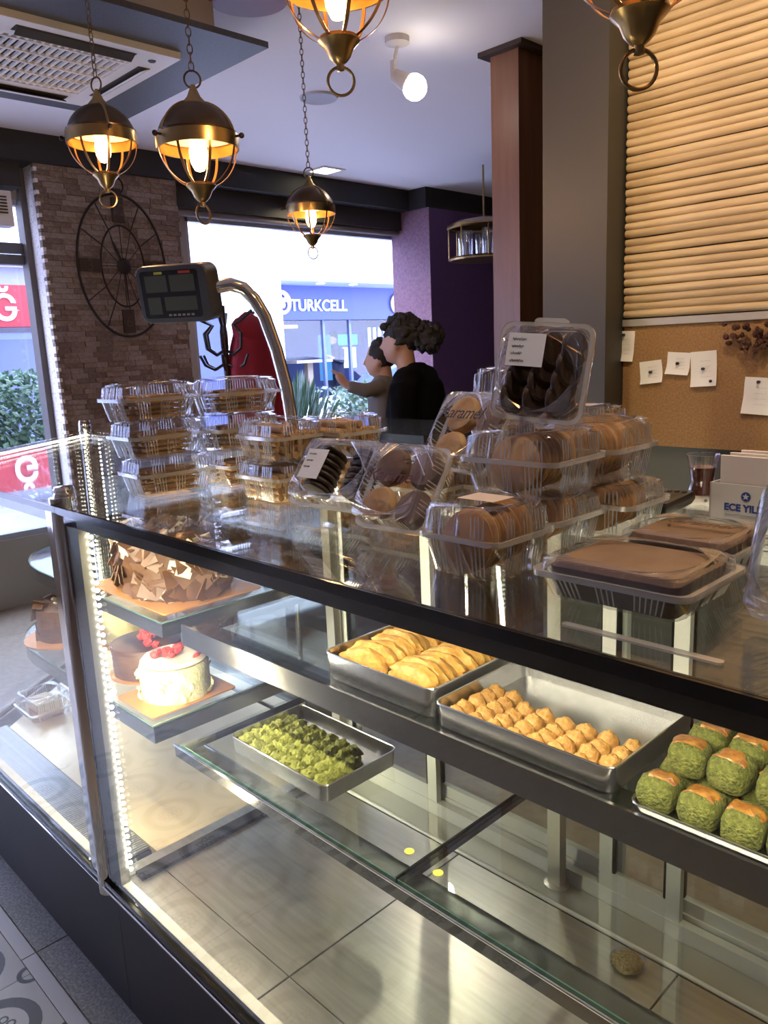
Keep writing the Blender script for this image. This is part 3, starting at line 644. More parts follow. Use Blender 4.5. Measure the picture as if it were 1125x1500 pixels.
# boerek tray
tray('deep aluminium tray packed with golden crescent pastries', .995, -1.040, .9235, .285, .245, .052)
GOLD = mat('golden_pastry', (.46, .21, .035), .5, 0, col2=(.66, .40, .10), scale=45, bump=.35, bscale=90, sss=.1, thresh=(.3, .7))
bor = []
for k in range(5):
    m = MB(); m.blob((0, 0, 0), (.070, .023, .026), k, .22, 2.2, 20, 10, True); m.v = [(x, y+.10*x*x/.07*1.6, z-.0*x) for x, y, z in m.v]
    bor.append(m.mesh('crescent_pastry', GOLD, True))
for cxk in range(2):
    for j in range(8):
        o = inst('crescent_pastry', bor[(j*2+cxk) % 5], (1.060-cxk*.130, -.962-j*.0252, .9235+.041+.003*math.sin(j*2)), (random.uniform(-.35, -.15), random.uniform(-.06, .06), random.uniform(-.08, .08)), (.90, .95, random.uniform(.9, 1.1)))
        tag(o, 'golden brown crescent pastry packed in the deep tray', 'pastry', 'crescent pastries in the deep tray')
# walnut roll tray
tray('large aluminium tray half filled with small golden rolls', .672, -1.040, .9235, .335, .265, .040)
ROLL = mat('roll_pastry', (.36, .17, .038), .55, 0, col2=(.56, .32, .095), scale=60, bump=.5, bscale=130, thresh=(.3, .7))
rl = []
for k in range(5):
    m = MB(); m.blob((0, 0, 0), (.0185, .0165, .0185), k+20, .18, 2.0, 16, 9, True)
    m.v = [(x, y, zz+.0012*math.sin(y*900)) for x, y, zz in m.v]; rl.append(m.mesh('small_roll', ROLL, True))
for i in range(8):
    for j in range(5 if i in (0, 1) else 4):
        if i == 7 and j == 0: continue
        o = inst('small_roll', rl[(i*3+j) % 5], (.808-i*.0395+random.uniform(-.002, .002), -.930-j*.0275+random.uniform(-.002, .002), .9235+.0145), (random.uniform(-.2, .2), random.uniform(-.2, .2), random.uniform(-.4, .4)), (1.0, 1, random.uniform(.95, 1.15)))
        tag(o, 'small golden walnut roll lined up in the half empty tray', 'pastry', 'small rolls in the half empty tray')
# pistachio tray on the lower shelf
tray('aluminium tray of pale green pistachio pastries on the lower shelf', 1.325, -1.018, .6390, .345, .215, .038)
PIST = mat('pistachio_dust', (.17, .20, .025), .8, 0, col2=(.36, .37, .085), scale=130, bump=.8, bscale=220, thresh=(.3, .7))
pm = []
for k in range(6):
    m = MB(); m.blob((0, 0, 0), (.021, .017, .014), k+40, .5, 2.4, 16, 9, True); pm.append(m.mesh('pistachio_pastry', PIST, True))
for i in range(8):
    for j in range(5):
        if j == 4 and i > 6: continue
        o = inst('pistachio_pastry', pm[(i+j*2) % 6], (1.470-i*.0385+random.uniform(-.003, .003), -.944-j*.0310+random.uniform(-.003, .003), .6390+.014+.004), (random.uniform(-.3, .3), random.uniform(-.3, .3), random.random()*6), (1.05, 1.1, 1.2))
        tag(o, 'pale green pistachio dusted pastry in the lower shelf tray', 'pastry', 'pistachio pastries on the lower shelf')
# green baklava pile
tray('shallow silver platter piled with green pistachio baklava', .30, -1.035, .9235, .345, .285, .014)
GRN = mat('green_baklava', (.060, .075, .010), .85, 0, col2=(.19, .20, .040), scale=170, bump=.9, bscale=260, thresh=(.3, .7))
TOPB = mat('baked_top', (.20, .070, .014), .32, 0, col2=(.36, .17, .035), scale=90, bump=.4, bscale=150, coat=.4)
gm = []
for k in range(5):
    b = MB(); n = 7; rings = []
    for (s, zz) in ((.80, 0), (.98, .006), (1.04, .018), (1.0, .030), (.86, .039), (.55, .0445)):
        pr = rrect(.050*s, .054*s, .014*s, 4)
        rings.append([(x*(1+.10*noise.noise(Vector((x*60, y*60, zz*60+k*7)))), y*(1+.10*noise.noise(Vector((y*60, x*60, zz*60+k*9)))), zz+.0025*noise.noise(Vector((x*70, y*70, k*3+zz*40)))) for x, y in pr])
    b.loft(rings); body = b.mesh('pistachio_body', GRN, True)
    t = MB(); rings = []
    for (s, zz) in ((.84, .0375), (.80, .0400), (.60, .0455), (.2, .0470)):
        pr = [(x*(1+.35*noise.noise(Vector((x*90, y*90, k*5.0)))), y*(1+.35*noise.noise(Vector((y*90, x*90, k*5.0+9))))) for x, y in rrect(.054*s, .040*s, .013*s, 5)]
        rings.append([(x, y, zz+.0035*noise.noise(Vector((x*80, y*80, k*3)))) for x, y in pr])
    t.loft(rings); gm.append((body, t.mesh('baked_crust', TOPB, True)))
def baklava(i, p, rz, lab, grp):
    b, t = gm[i % 5]; o = inst('baklava', b, p, (random.uniform(-.08, .08), random.uniform(-.08, .08), rz)); tag(o, lab, 'baklava', grp); inst('baked_crust', t, (0, 0, 0), parent=o)
i = 0
for a in range(6):
    for b in range(4):
        baklava(i, (.442-a*.056+random.uniform(-.002, .002), -.925-b*.062+random.uniform(-.002, .002), .9275), random.uniform(-.1, .1), 'green pistachio baklava in the bottom layer of the platter', 'baklava bottom layer'); i += 1
for a in range(5):
    for b in range(3):
        baklava(i, (.422-a*.058+random.uniform(-.003, .003), -.965-b*.062, .9275+.043), random.uniform(-.2, .2), 'green pistachio baklava in the top layer of the platter', 'baklava top layer'); i += 1
# yellow tokens and crumb dish
for (x, y) in ((.918, -.915), (.838, -.905)):
    o = obj('round_sticker', MB().lathe([(0, 0), (.0095, 0), (.0095, .0012), (0, .0012)], 20, (x, y, .6385)), mat('yellow_sticker', (.75, .68, .12), .5)); tag(o, 'small round yellow sticker on the lower glass shelf', 'sticker', 'yellow stickers on the lower shelf')
cd_ = thing('crumb_dish', 'small clear dish of golden crumbs on the case floor', 'dish', (.640, -1.225, ZF))
obj('dish', MB().lathe([(0, .001), (.022, .001), (.034, .010), (.036, .010), (.023, 0), (0, 0)], 24), PLASTIC, cd_, True)
obj('crumbs', MB().blob((0, 0, .006), (.030, .030, .007), 5, .3, 5, 20, 8), mat('crumble', (.50, .36, .12), .8, 0, col2=(.66, .52, .24), scale=150, bump=1), cd_, True)

# ------------------------------------------------------------------ cakes
BOARD = mat('gold_board', (.40, .17, .045), .35, .3, col2=(.52, .25, .08), scale=10)
CHOC = mat('chocolate', (.060, .026, .014), .42, 0, col2=(.11, .052, .028), scale=18)
CHOC2 = mat('milk_chocolate', (.125, .066, .038), .5, 0, col2=(.085, .042, .024), scale=25)
CREAM = mat('pistachio_cream', (.52, .50, .25), .6, 0, col2=(.60, .58, .34), scale=60, bump=.4, bscale=120)
WCREAM = mat('white_cream', (.66, .60, .52), .5)
RED = mat('raspberry', (.55, .035, .035), .35, 0, col2=(.70, .08, .06), scale=200, bump=.6, bscale=300)
def cakeboard(t, r, sq=None):
    if sq: obj('cake_board', MB().loft([[(x, y, 0) for x, y in rrect(*sq, .01)], [(x, y, .004) for x, y in rrect(*sq, .01)]]), BOARD, t)
    else: obj('cake_board', MB().lathe([(0, 0), (r, 0), (r, .004), (0, .004)], 36), BOARD, t)
def cake_body(t, r, h, m, seed=1, amp=.02, name='cake_body', z0=.004):
    rings = []
    for (s, z) in ((.98, 0), (1.0, .01), (1.0, h*.5), (1.0, h*.92), (.95, h), (.5, h+.002), (.05, h+.002)):
        rings.append([(r*s*math.cos(a)*(1+amp*noise.noise(Vector((math.cos(a)*4, math.sin(a)*4, z*40+seed)))), r*s*math.sin(a)*(1+amp*noise.noise(Vector((math.cos(a)*4, math.sin(a)*4, z*40+seed)))), z0+z) for a in [2*PI*k/40 for k in range(40)]])
    return obj(name, MB().loft(rings), m, t, True)
def rasp(t, spots, r=.009, parent=None):
    me = MB().blob((0, 0, 0), r, 2, .35, 5.5, 14, 9).mesh('raspberry', RED, True)
    for x, y, z in spots: inst('raspberry', me, (x, y, z), (random.random()*6, random.random()*6, 0), (random.uniform(.85, 1.15),)*3, t)
# white cream cake
t = thing('cream_cake', 'round pale cream cake topped with raspberries on a gold board', 'cake', (1.835, -.965, .664))
cakeboard(t, .125, (.20, .25)); cake_body(t, .092, .092, CREAM, 3, .035)
obj('cream_top', MB().lathe([(0, .098), (.075, .098), (.088, .101), (.080, .110), (.045, .112), (0, .110)], 28), WCREAM, t, True)
rasp(t, [(random.gauss(-.005, .020), random.gauss(0, .020), .120+random.uniform(-.002, .006)) for k in range(16)])
for k in range(6): a = -2.6+k*.34; obj('red_jelly_slice', MB().blob((.070*math.cos(a), .070*math.sin(a), .112), (.018, .008, .007), k, .1, 1, 12, 6, rot=Matrix.Rotation(a+PI/2, 3, 'Z')), RED, t, True)
me = MB().blob((0, 0, 0), (.016, .005, .012), 8, .5, 3, 8, 5).mesh('cream_flake', CREAM, True)
for k in range(26): a = random.random()*2*PI; inst('cream_flake', me, (.094*math.cos(a), .094*math.sin(a), random.uniform(.01, .09)), (random.random()*3, random.random()*3, a+PI/2), (random.uniform(.5, 1.1),)*3, t)
# chocolate raspberry cake behind
t = thing('chocolate_raspberry_cake', 'round chocolate cake with a heap of raspberries behind the cream cake', 'cake', (2.045, -.995, .664))
cakeboard(t, .108); cake_body(t, .098, .078, CHOC2, 5, .03)
obj('chocolate_glaze', MB().lathe([(0, .084), (.080, .084), (.100, .081), (.099, .090), (.06, .094), (0, .093)], 30), CHOC, t, True)
rasp(t, [(random.gauss(-.025, .024), random.gauss(-.01, .024), .100+random.uniform(0, .014)) for k in range(16)], .011)
# pale cake next to the LED strip
t = thing('lemon_cream_cake', 'pale yellow cream cake glowing beside the light strip', 'cake', (2.32, -1.10, .664))
cakeboard(t, .12); cake_body(t, .10, .12, mat('lemon_cream', (.82, .68, .28), .5, 0, col2=(.85, .76, .45), scale=14), 9, .03)
obj('cream_top', MB().lathe([(0, .126), (.08, .126), (.10, .118), (.096, .134), (.03, .150), (0, .150)], 28), WCREAM, t, True)
# chocolate cake on the rounded end
shm = MB(); shm.add([(-.02, 0, -.016), (.018, .002, -.02), (.024, .004, .014), (-.014, .001, .02), (-.02, .0025, -.016), (.018, .0045, -.02), (.024, .0065, .014), (-.014, .0035, .02)], [(0,3,2,1),(4,5,6,7),(0,1,5,4),(1,2,6,5),(2,3,7,6),(3,0,4,7)])
sh_d = shm.mesh('chocolate_shard', CHOC); sh_m = shm.mesh('chocolate_shard', CHOC2); sh_w = shm.mesh('chocolate_shard', mat('white_chocolate', (.62, .52, .40), .45))
def shards(t, r, h, n, ws=.15, sx=1, sy=1, sc=1):
    for k in range(n):
        a = random.random()*2*PI; top = random.random() < .4
        me = sh_w if random.random() < ws else random.choice((sh_d, sh_d, sh_m))
        if top: p = (sx*r*math.sqrt(random.random())*math.cos(a), sy*r*math.sqrt(random.random())*math.sin(a), h+.008); rot = (random.uniform(-1.2, -.2)+PI/2, random.uniform(-.5, .5), random.random()*6)
        else: p = (sx*r*1.02*math.cos(a), sy*r*1.02*math.sin(a), random.uniform(.02, h)); rot = (random.uniform(-.5, .5), random.uniform(-.8, .8), math.atan2(sy*math.sin(a), sx*math.cos(a))+PI/2+random.uniform(-.4, .4))
        inst('chocolate_shard', me, p, rot, (random.uniform(.7, 1.3)*sc,)*3, t)
t = thing('chocolate_cake', 'tall chocolate cake at the rounded end of the lower cake shelf', 'cake', (2.53, -.955, .664))
cakeboard(t, .13); cake_body(t, .085, .105, CHOC, 12, .04); shards(t, .085, .112, 26, .04)
m = MB()
for k in range(5): m.blob((random.gauss(0, .03), random.gauss(0, .03), .122), .008, k, .2, 2, 8, 6)
obj('cream_dots', m, WCREAM, t, True)
# big shard cake on the upper shelf
t = thing('shard_cake', 'large chocolate cake covered with chocolate shards on the upper shelf', 'cake', (1.965, -1.055, .918))
cakeboard(t, .2, (.44, .30)); rings = []
for (s, z) in ((.97, .004), (1, .02), (1, .12), (.93, .145), (.5, .150), (.1, .150)): rings.append([(x*s, y*s, z) for x, y in rrect(.36, .26, .09, 8)])
obj('cake_body', MB().loft([[(q[0]/abs(q[0]+1e-9)*0+.195*sc_*math.cos(a), .126*sc_*math.sin(a), rg[0][2]) for q, a in [(rg[0], 2*PI*k/44) for k in range(44)]] for rg, sc_ in zip(rings, (.97, 1, 1, .93, .5, .1))]), CHOC, t, True)
shards(t, .155, .148, 280, .16, 1.28, .84, 1.25)
m = MB()
for k in range(4): m.blob((random.gauss(-.05, .06), random.gauss(0, .05), .165), (.018, .014, .012), k, .3, 2, 10, 6)
obj('caramel_dollops', m, mat('caramel', (.55, .26, .13), .4), t, True)
# boxed slice on the corner floor is built with the clamshells below

# ------------------------------------------------------------------ clamshell boxes
def ring3(L, W, r, z, corr=0): return [(x, y, z) for x, y in rrect(L, W, r, 4, corr)]
def clam_meshes(L, W, hb, hl, key, dome=.9, cache={}):
    if key in cache: return cache[key]
    c = .0014; r = .014
    base = MB().loft([ring3(L*.84, W*.84, r, 0, c), ring3(L*.86, W*.86, r, .004, c), ring3(L*.97, W*.97, r, hb, c)], True, False)
    lid = MB().loft([ring3(L*.97, W*.97, r, hb+.003, c), ring3(L*.97*dome**.5, W*.97*dome**.5, r, hb+hl*.75, c), ring3(L*.95*dome, W*.95*dome, r, hb+hl-.003, c), ring3(L*.87*dome, W*.87*dome, r, hb+hl, c)], False, True)
    o0, o1 = rrect(L*.965, W*.965, r, 4), rrect(L*1.05, W*1.05, r*1.2, 4)
    rim = MB().loft([[(x, y, hb-.0005) for x, y in o0], [(x, y, hb-.0005) for x, y in o1], [(x, y, hb-.003) for x, y in o1], [(x*1.004, y*1.004, hb+.0045) for x, y in o1], [(x, y, hb+.0035) for x, y in o1], [(x, y, hb+.0035) for x, y in o0]], False, False)
    rb = MB()
    def wall(za, sa, zb_, sb, axis, sgn, half, other):
        n = int(half*2/.0068)
        for k in range(n):
            u = -half+.0034+k*.0068
            if .28 < (u+half)/(2*half) < .40 or .60 < (u+half)/(2*half) < .72: continue
            q = []
            for zz, ss in ((za, sa), (zb_, sb)):
                for du in (-.0008, .0008):
                    for dn in (0, .0014):
                        n_ = sgn*(other*ss+dn); q.append((n_, u*ss+du, zz) if axis == 0 else (u*ss+du, n_, zz))
            rb.add(q, [(0, 1, 3, 2), (4, 6, 7, 5), (0, 4, 5, 1), (2, 3, 7, 6), (1, 5, 7, 3), (0, 2, 6, 4)])
    for axis in (0, 1):
        half, other = ((W*.97/2-.016), L*.97/2) if axis == 0 else ((L*.97/2-.016), W*.97/2)
        for sgn in (-1, 1):
            wall(.005, .89, hb-.003, .995, axis, sgn, half, other)
            if hl > .03: wall(hb+.006, .995, hb+hl*.75, dome**.5, axis, sgn, half, other)
    cache[key] = (base.mesh('base', PLASTIC, True), lid.mesh('lid', PLASTIC, True), rim.mesh('rim', PRIM, True), rb.mesh('ribs', PRIM)); return cache[key]
def clam(label, x0, y0, z0, L=.13, W=.13, hb=.046, hl=.036, rz=0, dome=.92, rot=None, center=False):
    """x0,y0: corner nearest the customer side (min x, max y)"""
    c = (x0, y0, z0) if center else (x0+L/2, y0-W/2, z0)
    t = thing('clamshell_box', label, 'plastic box', c, rz, 'clear plastic pastry boxes')
    if rot: t.rotation_euler = rot
    b, l, r, rb = clam_meshes(L, W, hb, hl, (L, W, hb, hl, dome), dome)
    inst('base', b, (0, 0, 0), parent=t); inst('lid', l, (0, 0, 0), parent=t); inst('rim', r, (0, 0, 0), parent=t); inst('ribs', rb, (0, 0, 0), parent=t)['kind'] = 'stuff'
    t.scale = (1, 1, 1); return t
def wm(t): bpy.context.view_layer.update(); return t.matrix_world.copy()
BISC = mat('crisp_biscuit', (.42, .20, .065), .6, 0, col2=(.58, .33, .13), scale=40, bump=.3)
BISD = mat('dark_biscuit', (.27, .13, .055), .6, 0, col2=(.42, .22, .09), scale=40, bump=.3)
stick_me = [MB().loft([[(-.055, a*1.0, b) for a, b in rrect(.012+.002*k, .0065, .003, 2)], [(0, a+.001, b+.0005*k) for a, b in rrect(.013+.002*k, .0072, .003, 2)], [(.055, a, b) for a, b in rrect(.012+.002*k, .0065, .003, 2)]]).mesh('crisp_stick', (BISC, BISD)[k % 2], True) for k in range(3)]
roll_me = [MB().cyl((-.055, 0, 0), (.055, .001*k, 0), .0062+.0007*k, n=10).mesh('bread_stick', m_, True) for k, m_ in enumerate((mat('bread_stick_m', (.56, .29, .085), .55, 0, col2=(.68, .42, .16), scale=50), BISC, mat('bread_stick_p', (.66, .41, .17), .55)))]
def place(t_m, me, name, p, rot, lab, cat, grp, s=1.0):
    o = bpy.data.objects.new(name, me); C.objects.link(o)
    R = Matrix.Translation(p) @ (rot if isinstance(rot, Matrix) else Matrix.Rotation(rot, 4, 'Z')) @ Matrix.Scale(s, 4)
    o.matrix_world = t_m @ R; tag(o, lab, cat, grp); return o
def fill_sticks(t, desc, L, W, rows=5, cols=4):
    m = wm(t)
    for r in range(rows):
        for c in range(cols):
            place(m, random.choice(stick_me), 'crisp_stick', (-.30*L+c*.6*L/(cols-1)+random.uniform(-.003, .003), .02*(random.random()-.2), .008+r*.0105), PI/2+random.uniform(-.10, .10), 'flat crisp biscuit stick inside '+desc, 'biscuit', 'biscuit sticks in '+desc)
def fill_rolls(t, desc, L, W):
    m = wm(t)
    for r in range(4):
        for c in range(6):
            place(m, random.choice(roll_me), 'bread_stick', (random.uniform(-.006, .006)-.004, -.37*W+c*.74*W/5+(r % 2)*.003, .010+r*.0128), random.uniform(-.06, .06), 'round bread stick inside '+desc, 'bread stick', 'bread sticks in '+desc)
    for c in range(3):
        place(m, roll_me[c], 'bread_stick', (0, -.02+.02*c, .063), random.uniform(-.6, .6), 'round bread stick inside '+desc, 'bread stick', 'bread sticks in '+desc)
def cookie_mesh(r, th, m_, seed):
    mb = MB(); n = 22; rings = []
    for (s, z) in ((.88, -th/2), (1, -th*.15), (1, th*.15), (.86, th/2), (.5, th*.62), (.05, th*.65)):
        rings.append([(r*s*math.cos(a)*(1+.03*noise.noise(Vector((math.cos(a)*3, math.sin(a)*3, seed)))), r*s*math.sin(a)*(1+.03*noise.noise(Vector((math.cos(a)*3, math.sin(a)*3, seed)))), z) for a in [2*PI*k/n for k in range(n)]])
    return mb.loft(rings).mesh('cookie', m_, True)
COOK = mat('cookie_golden', (.34, .145, .035), .6, 0, col2=(.46, .23, .07), scale=35, bump=.3)
COOKD = mat('cookie_dark', (.040, .022, .017), .5, 0, col2=(.065, .036, .026), scale=35, bump=.3)
COOK2 = mat('cookie_light', (.48, .25, .08), .6, 0, col2=(.58, .34, .13), scale=35, bump=.3)
ck_me = [cookie_mesh(.031, .0062, (COOK, COOK2)[k % 2], k) for k in range(4)]; ckd_me = [cookie_mesh(.030, .010, COOKD, k+5) for k in range(2)]
big_me = [cookie_mesh(.036, .020, mat('big_cookie', (.40, .22, .10), .65, 0, col2=(.55, .35, .18), scale=25, bump=.3), 11), cookie_mesh(.036, .020, mat('cocoa_cookie', (.15, .085, .06), .65, 0, col2=(.23, .14, .10), scale=25, bump=.3), 12)]
def fill_cookies(t, desc, L, W, mes=None, step=.0096, z=.034, two=True, lean=.25, s=1.0, kind='cookie'):
    m = wm(t); mes = mes or ck_me; n = int(W*.80/step)
    for col in ((-.235, .235) if two else (0,)):
        for k in range(n):
            y = -W*.40+(k+.5)*step
            R = Matrix.Rotation(PI/2+lean+random.uniform(-.06, .06), 4, 'X') @ Matrix.Rotation(random.random()*6, 4, 'Z')
            place(m, random.choice(mes), 'cookie', (col*L+random.uniform(-.002, .002), y, z+random.uniform(-.0015, .0015)), R, kind+' standing on edge inside '+desc, 'cookie', 'cookies in '+desc, s)
def paper_label(t, p, xdir, ydir, w_, h_, lines=0, m=PAPER, txt=None):
    o = obj('paper_label', MB().box((-w_/2, -h_/2, 0), (w_/2, h_/2, .0006)), m, t); o.matrix_local = frame_mat(p, xdir, ydir)
    for k in range(lines):
        yy = h_*(.32-.22*k); mb = MB(); mb.tube([(-w_*.38+w_*.022*q, yy+.0016*math.sin(q*1.9+k)*(1+.5*math.sin(q*.7)), .001) for q in range(18 - 2*(k % 3))], .0004, 4)
        obj('handwriting', mb, INK, o)
    return o
def lid_script(t, p, xdir, ydir, size=.02, m=None):
    me = text_mesh('Karamel', size, m or mat('marker_ink', (.10, .03, .035), .6), .0002, .35, 'CENTER', .95); o = inst('marker_writing', me, (0, 0, 0), parent=t); o.matrix_local = frame_mat(p, xdir, ydir)

HB = .082; bl = .046; ll = .036
# stack A and B: crisp sticks
for k, (dx, dy, lev) in enumerate(((0, 0, 'bottom'), (.008, .012, 'middle'), (-.002, .028, 'top'))):
    d = 'the %s box of the stack next to the chrome post' % lev
    t = clam('clear box of flat crisp sticks, %s of the stack next to the chrome post' % lev, 1.545+dx, -.788+dy, ZT+.001+HB*k, .125, .185, rz=.05*(k-1)); fill_sticks(t, d, .125, .15)
for k, (dx, dy, lev) in enumerate(((0, 0, 'bottom'), (.005, .006, 'middle'), (-.01, .012, 'top'))):
    d = 'the %s box of the stack below the scale display' % lev
    t = clam('clear box of flat crisp sticks, %s of the stack below the scale pole' % lev, 1.50+dx, -.965+dy, ZT+.001+HB*k, .125, .175, rz=.04*(1-k)); fill_sticks(t, d, .125, .15)
    if k == 2: paper_label(t, (0, 0, HB+.001), (0, 1, 0), (-1, 0, 0), .07, .09)
# stack C, D: bread sticks
for k, lev in enumerate(('lower', 'upper')):
    d = 'the %s box of the bread stick pair beside the crisp sticks' % lev
    t = clam('clear box of round bread sticks, %s of the pair beside the crisp sticks' % lev, 1.245-.005*k, -.915-.004*k, ZT+.001+HB*k, .150, .125, rz=-.03*k); fill_rolls(t, d, .15, .125)
for k, lev in enumerate(('lower', 'upper')):
    d = 'the %s box of the bread stick pair behind the black biscuits' % lev
    t = clam('clear box of round bread sticks, %s of the pair behind the black biscuits' % lev, 1.180, -1.030-.004*k, ZT+.001+HB*k, .150, .130); fill_rolls(t, d, .15, .13)
# E: black biscuits, leaning on its neighbours
t = clam('tilted clear box of black biscuits with a handwritten white label', 1.06, -.950, ZT+.052, .200, .130, .036, .034, rot=(math.radians(-52), 0, .06), center=True)
fill_cookies(t, 'the tilted box with black biscuits', .20, .12, ckd_me, .0125, .034, True, .1, .95, 'black biscuit')
paper_label(t, (.045, -.002, .0715), (-1, 0, 0), (0, -1, 0), .052, .06, 3)
# F: karamel big cookies leaning
t = clam('tilted clear box of cocoa cookies with marker writing on its lid', .862, -.905, ZT+.057, .140, .140, .034, .036, rot=(math.radians(-55), 0, .05), center=True)
mw = wm(t)
for k in range(4): place(mw, big_me[1 if k < 3 else 0], 'cookie', (-.036+.072*(k % 2), -.034+.068*(k//2), .034), Matrix.Rotation(random.random()*6, 4, 'Z'), 'thick cocoa cookie inside the tilted marker written box', 'cookie', 'cookies in the tilted marker written box', .92)
lid_script(t, (0, .005, .0712), (-1, 0, 0), (0, -1, 0), .030)
# flat boxes lying behind E and F
t = clam('low clear box of golden cookies lying behind the tilted boxes', .90, -.985, ZT+.001, .16, .12, .046, .034); fill_cookies(t, 'the low box behind the tilted boxes', .16, .12, None, .012)
t = clam('low clear box with a blank white card behind the tilted boxes', 1.04, -1.02, ZT+.001, .12, .12, .046, .034); fill_cookies(t, 'the low box with a blank card', .12, .12, None, .012)
paper_label(t, (0, 0, .0815), (0, 1, 0), (-1, 0, 0), .06, .075)
t = clam('clear lidded box standing alone near the rear edge of the top glass', 1.02, -1.20, ZT+.001, .13, .13, .036, .036); fill_cookies(t, 'the box alone near the rear edge', .13, .13, None, .012)
# I: karamel box leaning behind
t = clam('clear box of large cookies with marker writing leaning at the back', .865, -1.09, ZT+.125, .14, .14, .036, .040, rot=(math.radians(-58), 0, -.12), center=True)
mw = wm(t)
for k in range(4): place(mw, big_me[(k+1) % 2], 'cookie', (-.036+.072*(k % 2), -.034+.068*(k//2), .036), Matrix.Rotation(random.random()*6, 4, 'Z'), 'thick large cookie inside the box leaning at the back', 'cookie', 'cookies in the box leaning at the back')
lid_script(t, (0, -.01, .0772), (-1, 0, 0), (0, -1, 0), .032, INK)
t = clam('clear box of golden cookies supporting the leaning marker box', .80, -1.07, ZT+.001, .15, .13, .046, .036); fill_cookies(t, 'the box supporting the leaning box', .15, .13)
# G, H, R: thin round cookies
def ck_box(lab, d, x, y, lev, L=.132, W=.128, hb=.050, hl=.044, rz=0, lbl=False):
    t = clam(lab, x, y, ZT+.001+lev, L, W, hb, hl, rz=rz); fill_cookies(t, d, L, W, None, .0098, .0445 if hl > .04 else .037, False, .22, 1.36 if hl > .04 else 1.12, 'thin round cookie')
    if lbl: paper_label(t, (0, 0, hb+hl+.001), (0, 1, 0), (-1, 0, 0), .045, .060, m=mat('kraft_label', (.70, .55, .45), .7))
    return t
ck_box('clear ribbed box of thin cookies with a beige card, closest to the black glass edge', 'the box with a beige card', .575, -.745, 0, lbl=True)
ck_box('clear box of thin cookies beneath the box that carries the upright box', 'the box beneath the wide box', .590, -.895, 0, .155, .14, .046, .032)
ck_box('wide clear box of thin cookies carrying the upright chocolate box', 'the wide box under the upright box', .592, -.892, .079, .165, .142, rz=.03)
ck_box('clear box of thin cookies, bottom one next to the remote control', 'the bottom box next to the remote control', .560, -1.045, 0, .14, .13, .046, .032)
ck_box('clear box of thin cookies stacked above the one next to the remote control', 'the box stacked above the remote control side', .585, -1.045, .079, .14, .135)
t = clam('clear box with a beige card at the rear of the cookie stacks', .722, -1.215, ZT+.096, .128, .13, .046, .036); fill_cookies(t, 'the rear box with a beige card', .128, .13)
paper_label(t, (0, 0, .083), (0, 1, 0), (-1, 0, 0), .045, .060, m=mat('kraft_label', (.70, .55, .45), .7))
t2 = clam('clear box below the rear box of the cookie stacks', .722, -1.21, ZT+.001, .128, .14, .050, .043); fill_cookies(t2, 'the box below the rear box', .128, .14)
t = clam('clear box with one large round cookie behind the upright chocolate box', .86, -1.19, ZT+.165, .12, .12, .036, .052)
place(wm(t), big_me[0], 'cookie', (-.01, 0, .045), Matrix.Rotation(1.3, 4, 'X'), 'large pale round cookie alone in its box', 'cookie', None, 1.0)
t2 = clam('clear box of cookies holding up the single cookie box', .86, -1.19, ZT+.001, .125, .13, .080, .082); fill_cookies(t2, 'the box holding up the single cookie box', .125, .13)
# upright box with chocolate cookies and a label
t = clam('upright clear box of dark chocolate cookies with a handwritten label', .655, -.985, ZT+.178+.066, .132, .132, .042, .016, rot=(math.radians(-78), math.radians(-5), .20), center=True)
mw = wm(t)
for a in range(3):
    for b in range(4):
        R = Matrix.Rotation(PI/2+.35, 4, 'Y') @ Matrix.Rotation(random.random()*6, 4, 'Z')
        place(mw, random.choice(ckd_me), 'cookie', (-.034+a*.034+.004*b-.006, -.036+b*.024, .034), R, 'dark chocolate cookie inside the upright labelled box', 'cookie', 'chocolate cookies in the upright box', .88)
for a in range(2):
    for b in range(5): place(mw, random.choice(ck_me), 'cookie', (-.022+a*.045, -.042+b*.021, .008+.004*(b % 2)), Matrix.Rotation(.25, 4, 'X'), 'golden cookie at the base of the upright labelled box', 'cookie', 'golden cookies in the upright box', .75)
paper_label(t, (.022, -.028, .0588), (-1, 0, 0), (0, -1, 0), .056, .046, 4)
obj('hinge_tab', MB().loft([[(x, -.072+y*.6, zz) for x, y in rrect(.05, .02, .008)] for zz in (.030, .036)]), PRIM, t, True)
# J, K flat cake boxes
BROWN = mat('cocoa_slab', (.045, .022, .014), .5, 0, col2=(.075, .036, .022), scale=30); TOPPING = mat('cocoa_topping', (.30, .185, .105), .6, 0, col2=(.24, .14, .08), scale=20)
def flat_box(lab, x, y, L, W, z=0, txt=True):
    t = clam(lab, x, y, ZT+.001+z, L, W, .030, .022, dome=.95)
    s = thing('cake_slab', 'brown iced cake slab inside '+lab.split(' clear ')[-1], 'cake', t.location+Vector((0, 0, .002)))
    obj('sponge', MB().loft([[(a, b, 0) for a, b in rrect(L*.80, W*.80, .01)], [(a, b, .036) for a, b in rrect(L*.86, W*.86, .01)]]), BROWN, s)
    obj('icing', MB().loft([[(a, b, .036) for a, b in rrect(L*.84, W*.84, .01)], [(a, b, .043) for a, b in rrect(L*.80, W*.80, .01)]]), TOPPING, s)
    if txt: lid_script(t, (0, 0, .0525), (-1, 0, 0), (0, -1, 0), .030, mat('faint_marker', (.13, .08, .05), .6))
    return t
flat_box('wide flat clear box of iced cake near the black glass edge', .335, -.742, .185, .150, txt=False)
flat_box('wide flat clear box of iced cake in front of the white napkin box', .362, -.915, .150, .135)
# box at the frame's right, standing open on its side
t = clam('clear box standing on its side beside the flat cake boxes', .213, -.835, ZT+.074, .14, .14, .04, .03, rot=(math.radians(-78), 0, -.25), center=True)
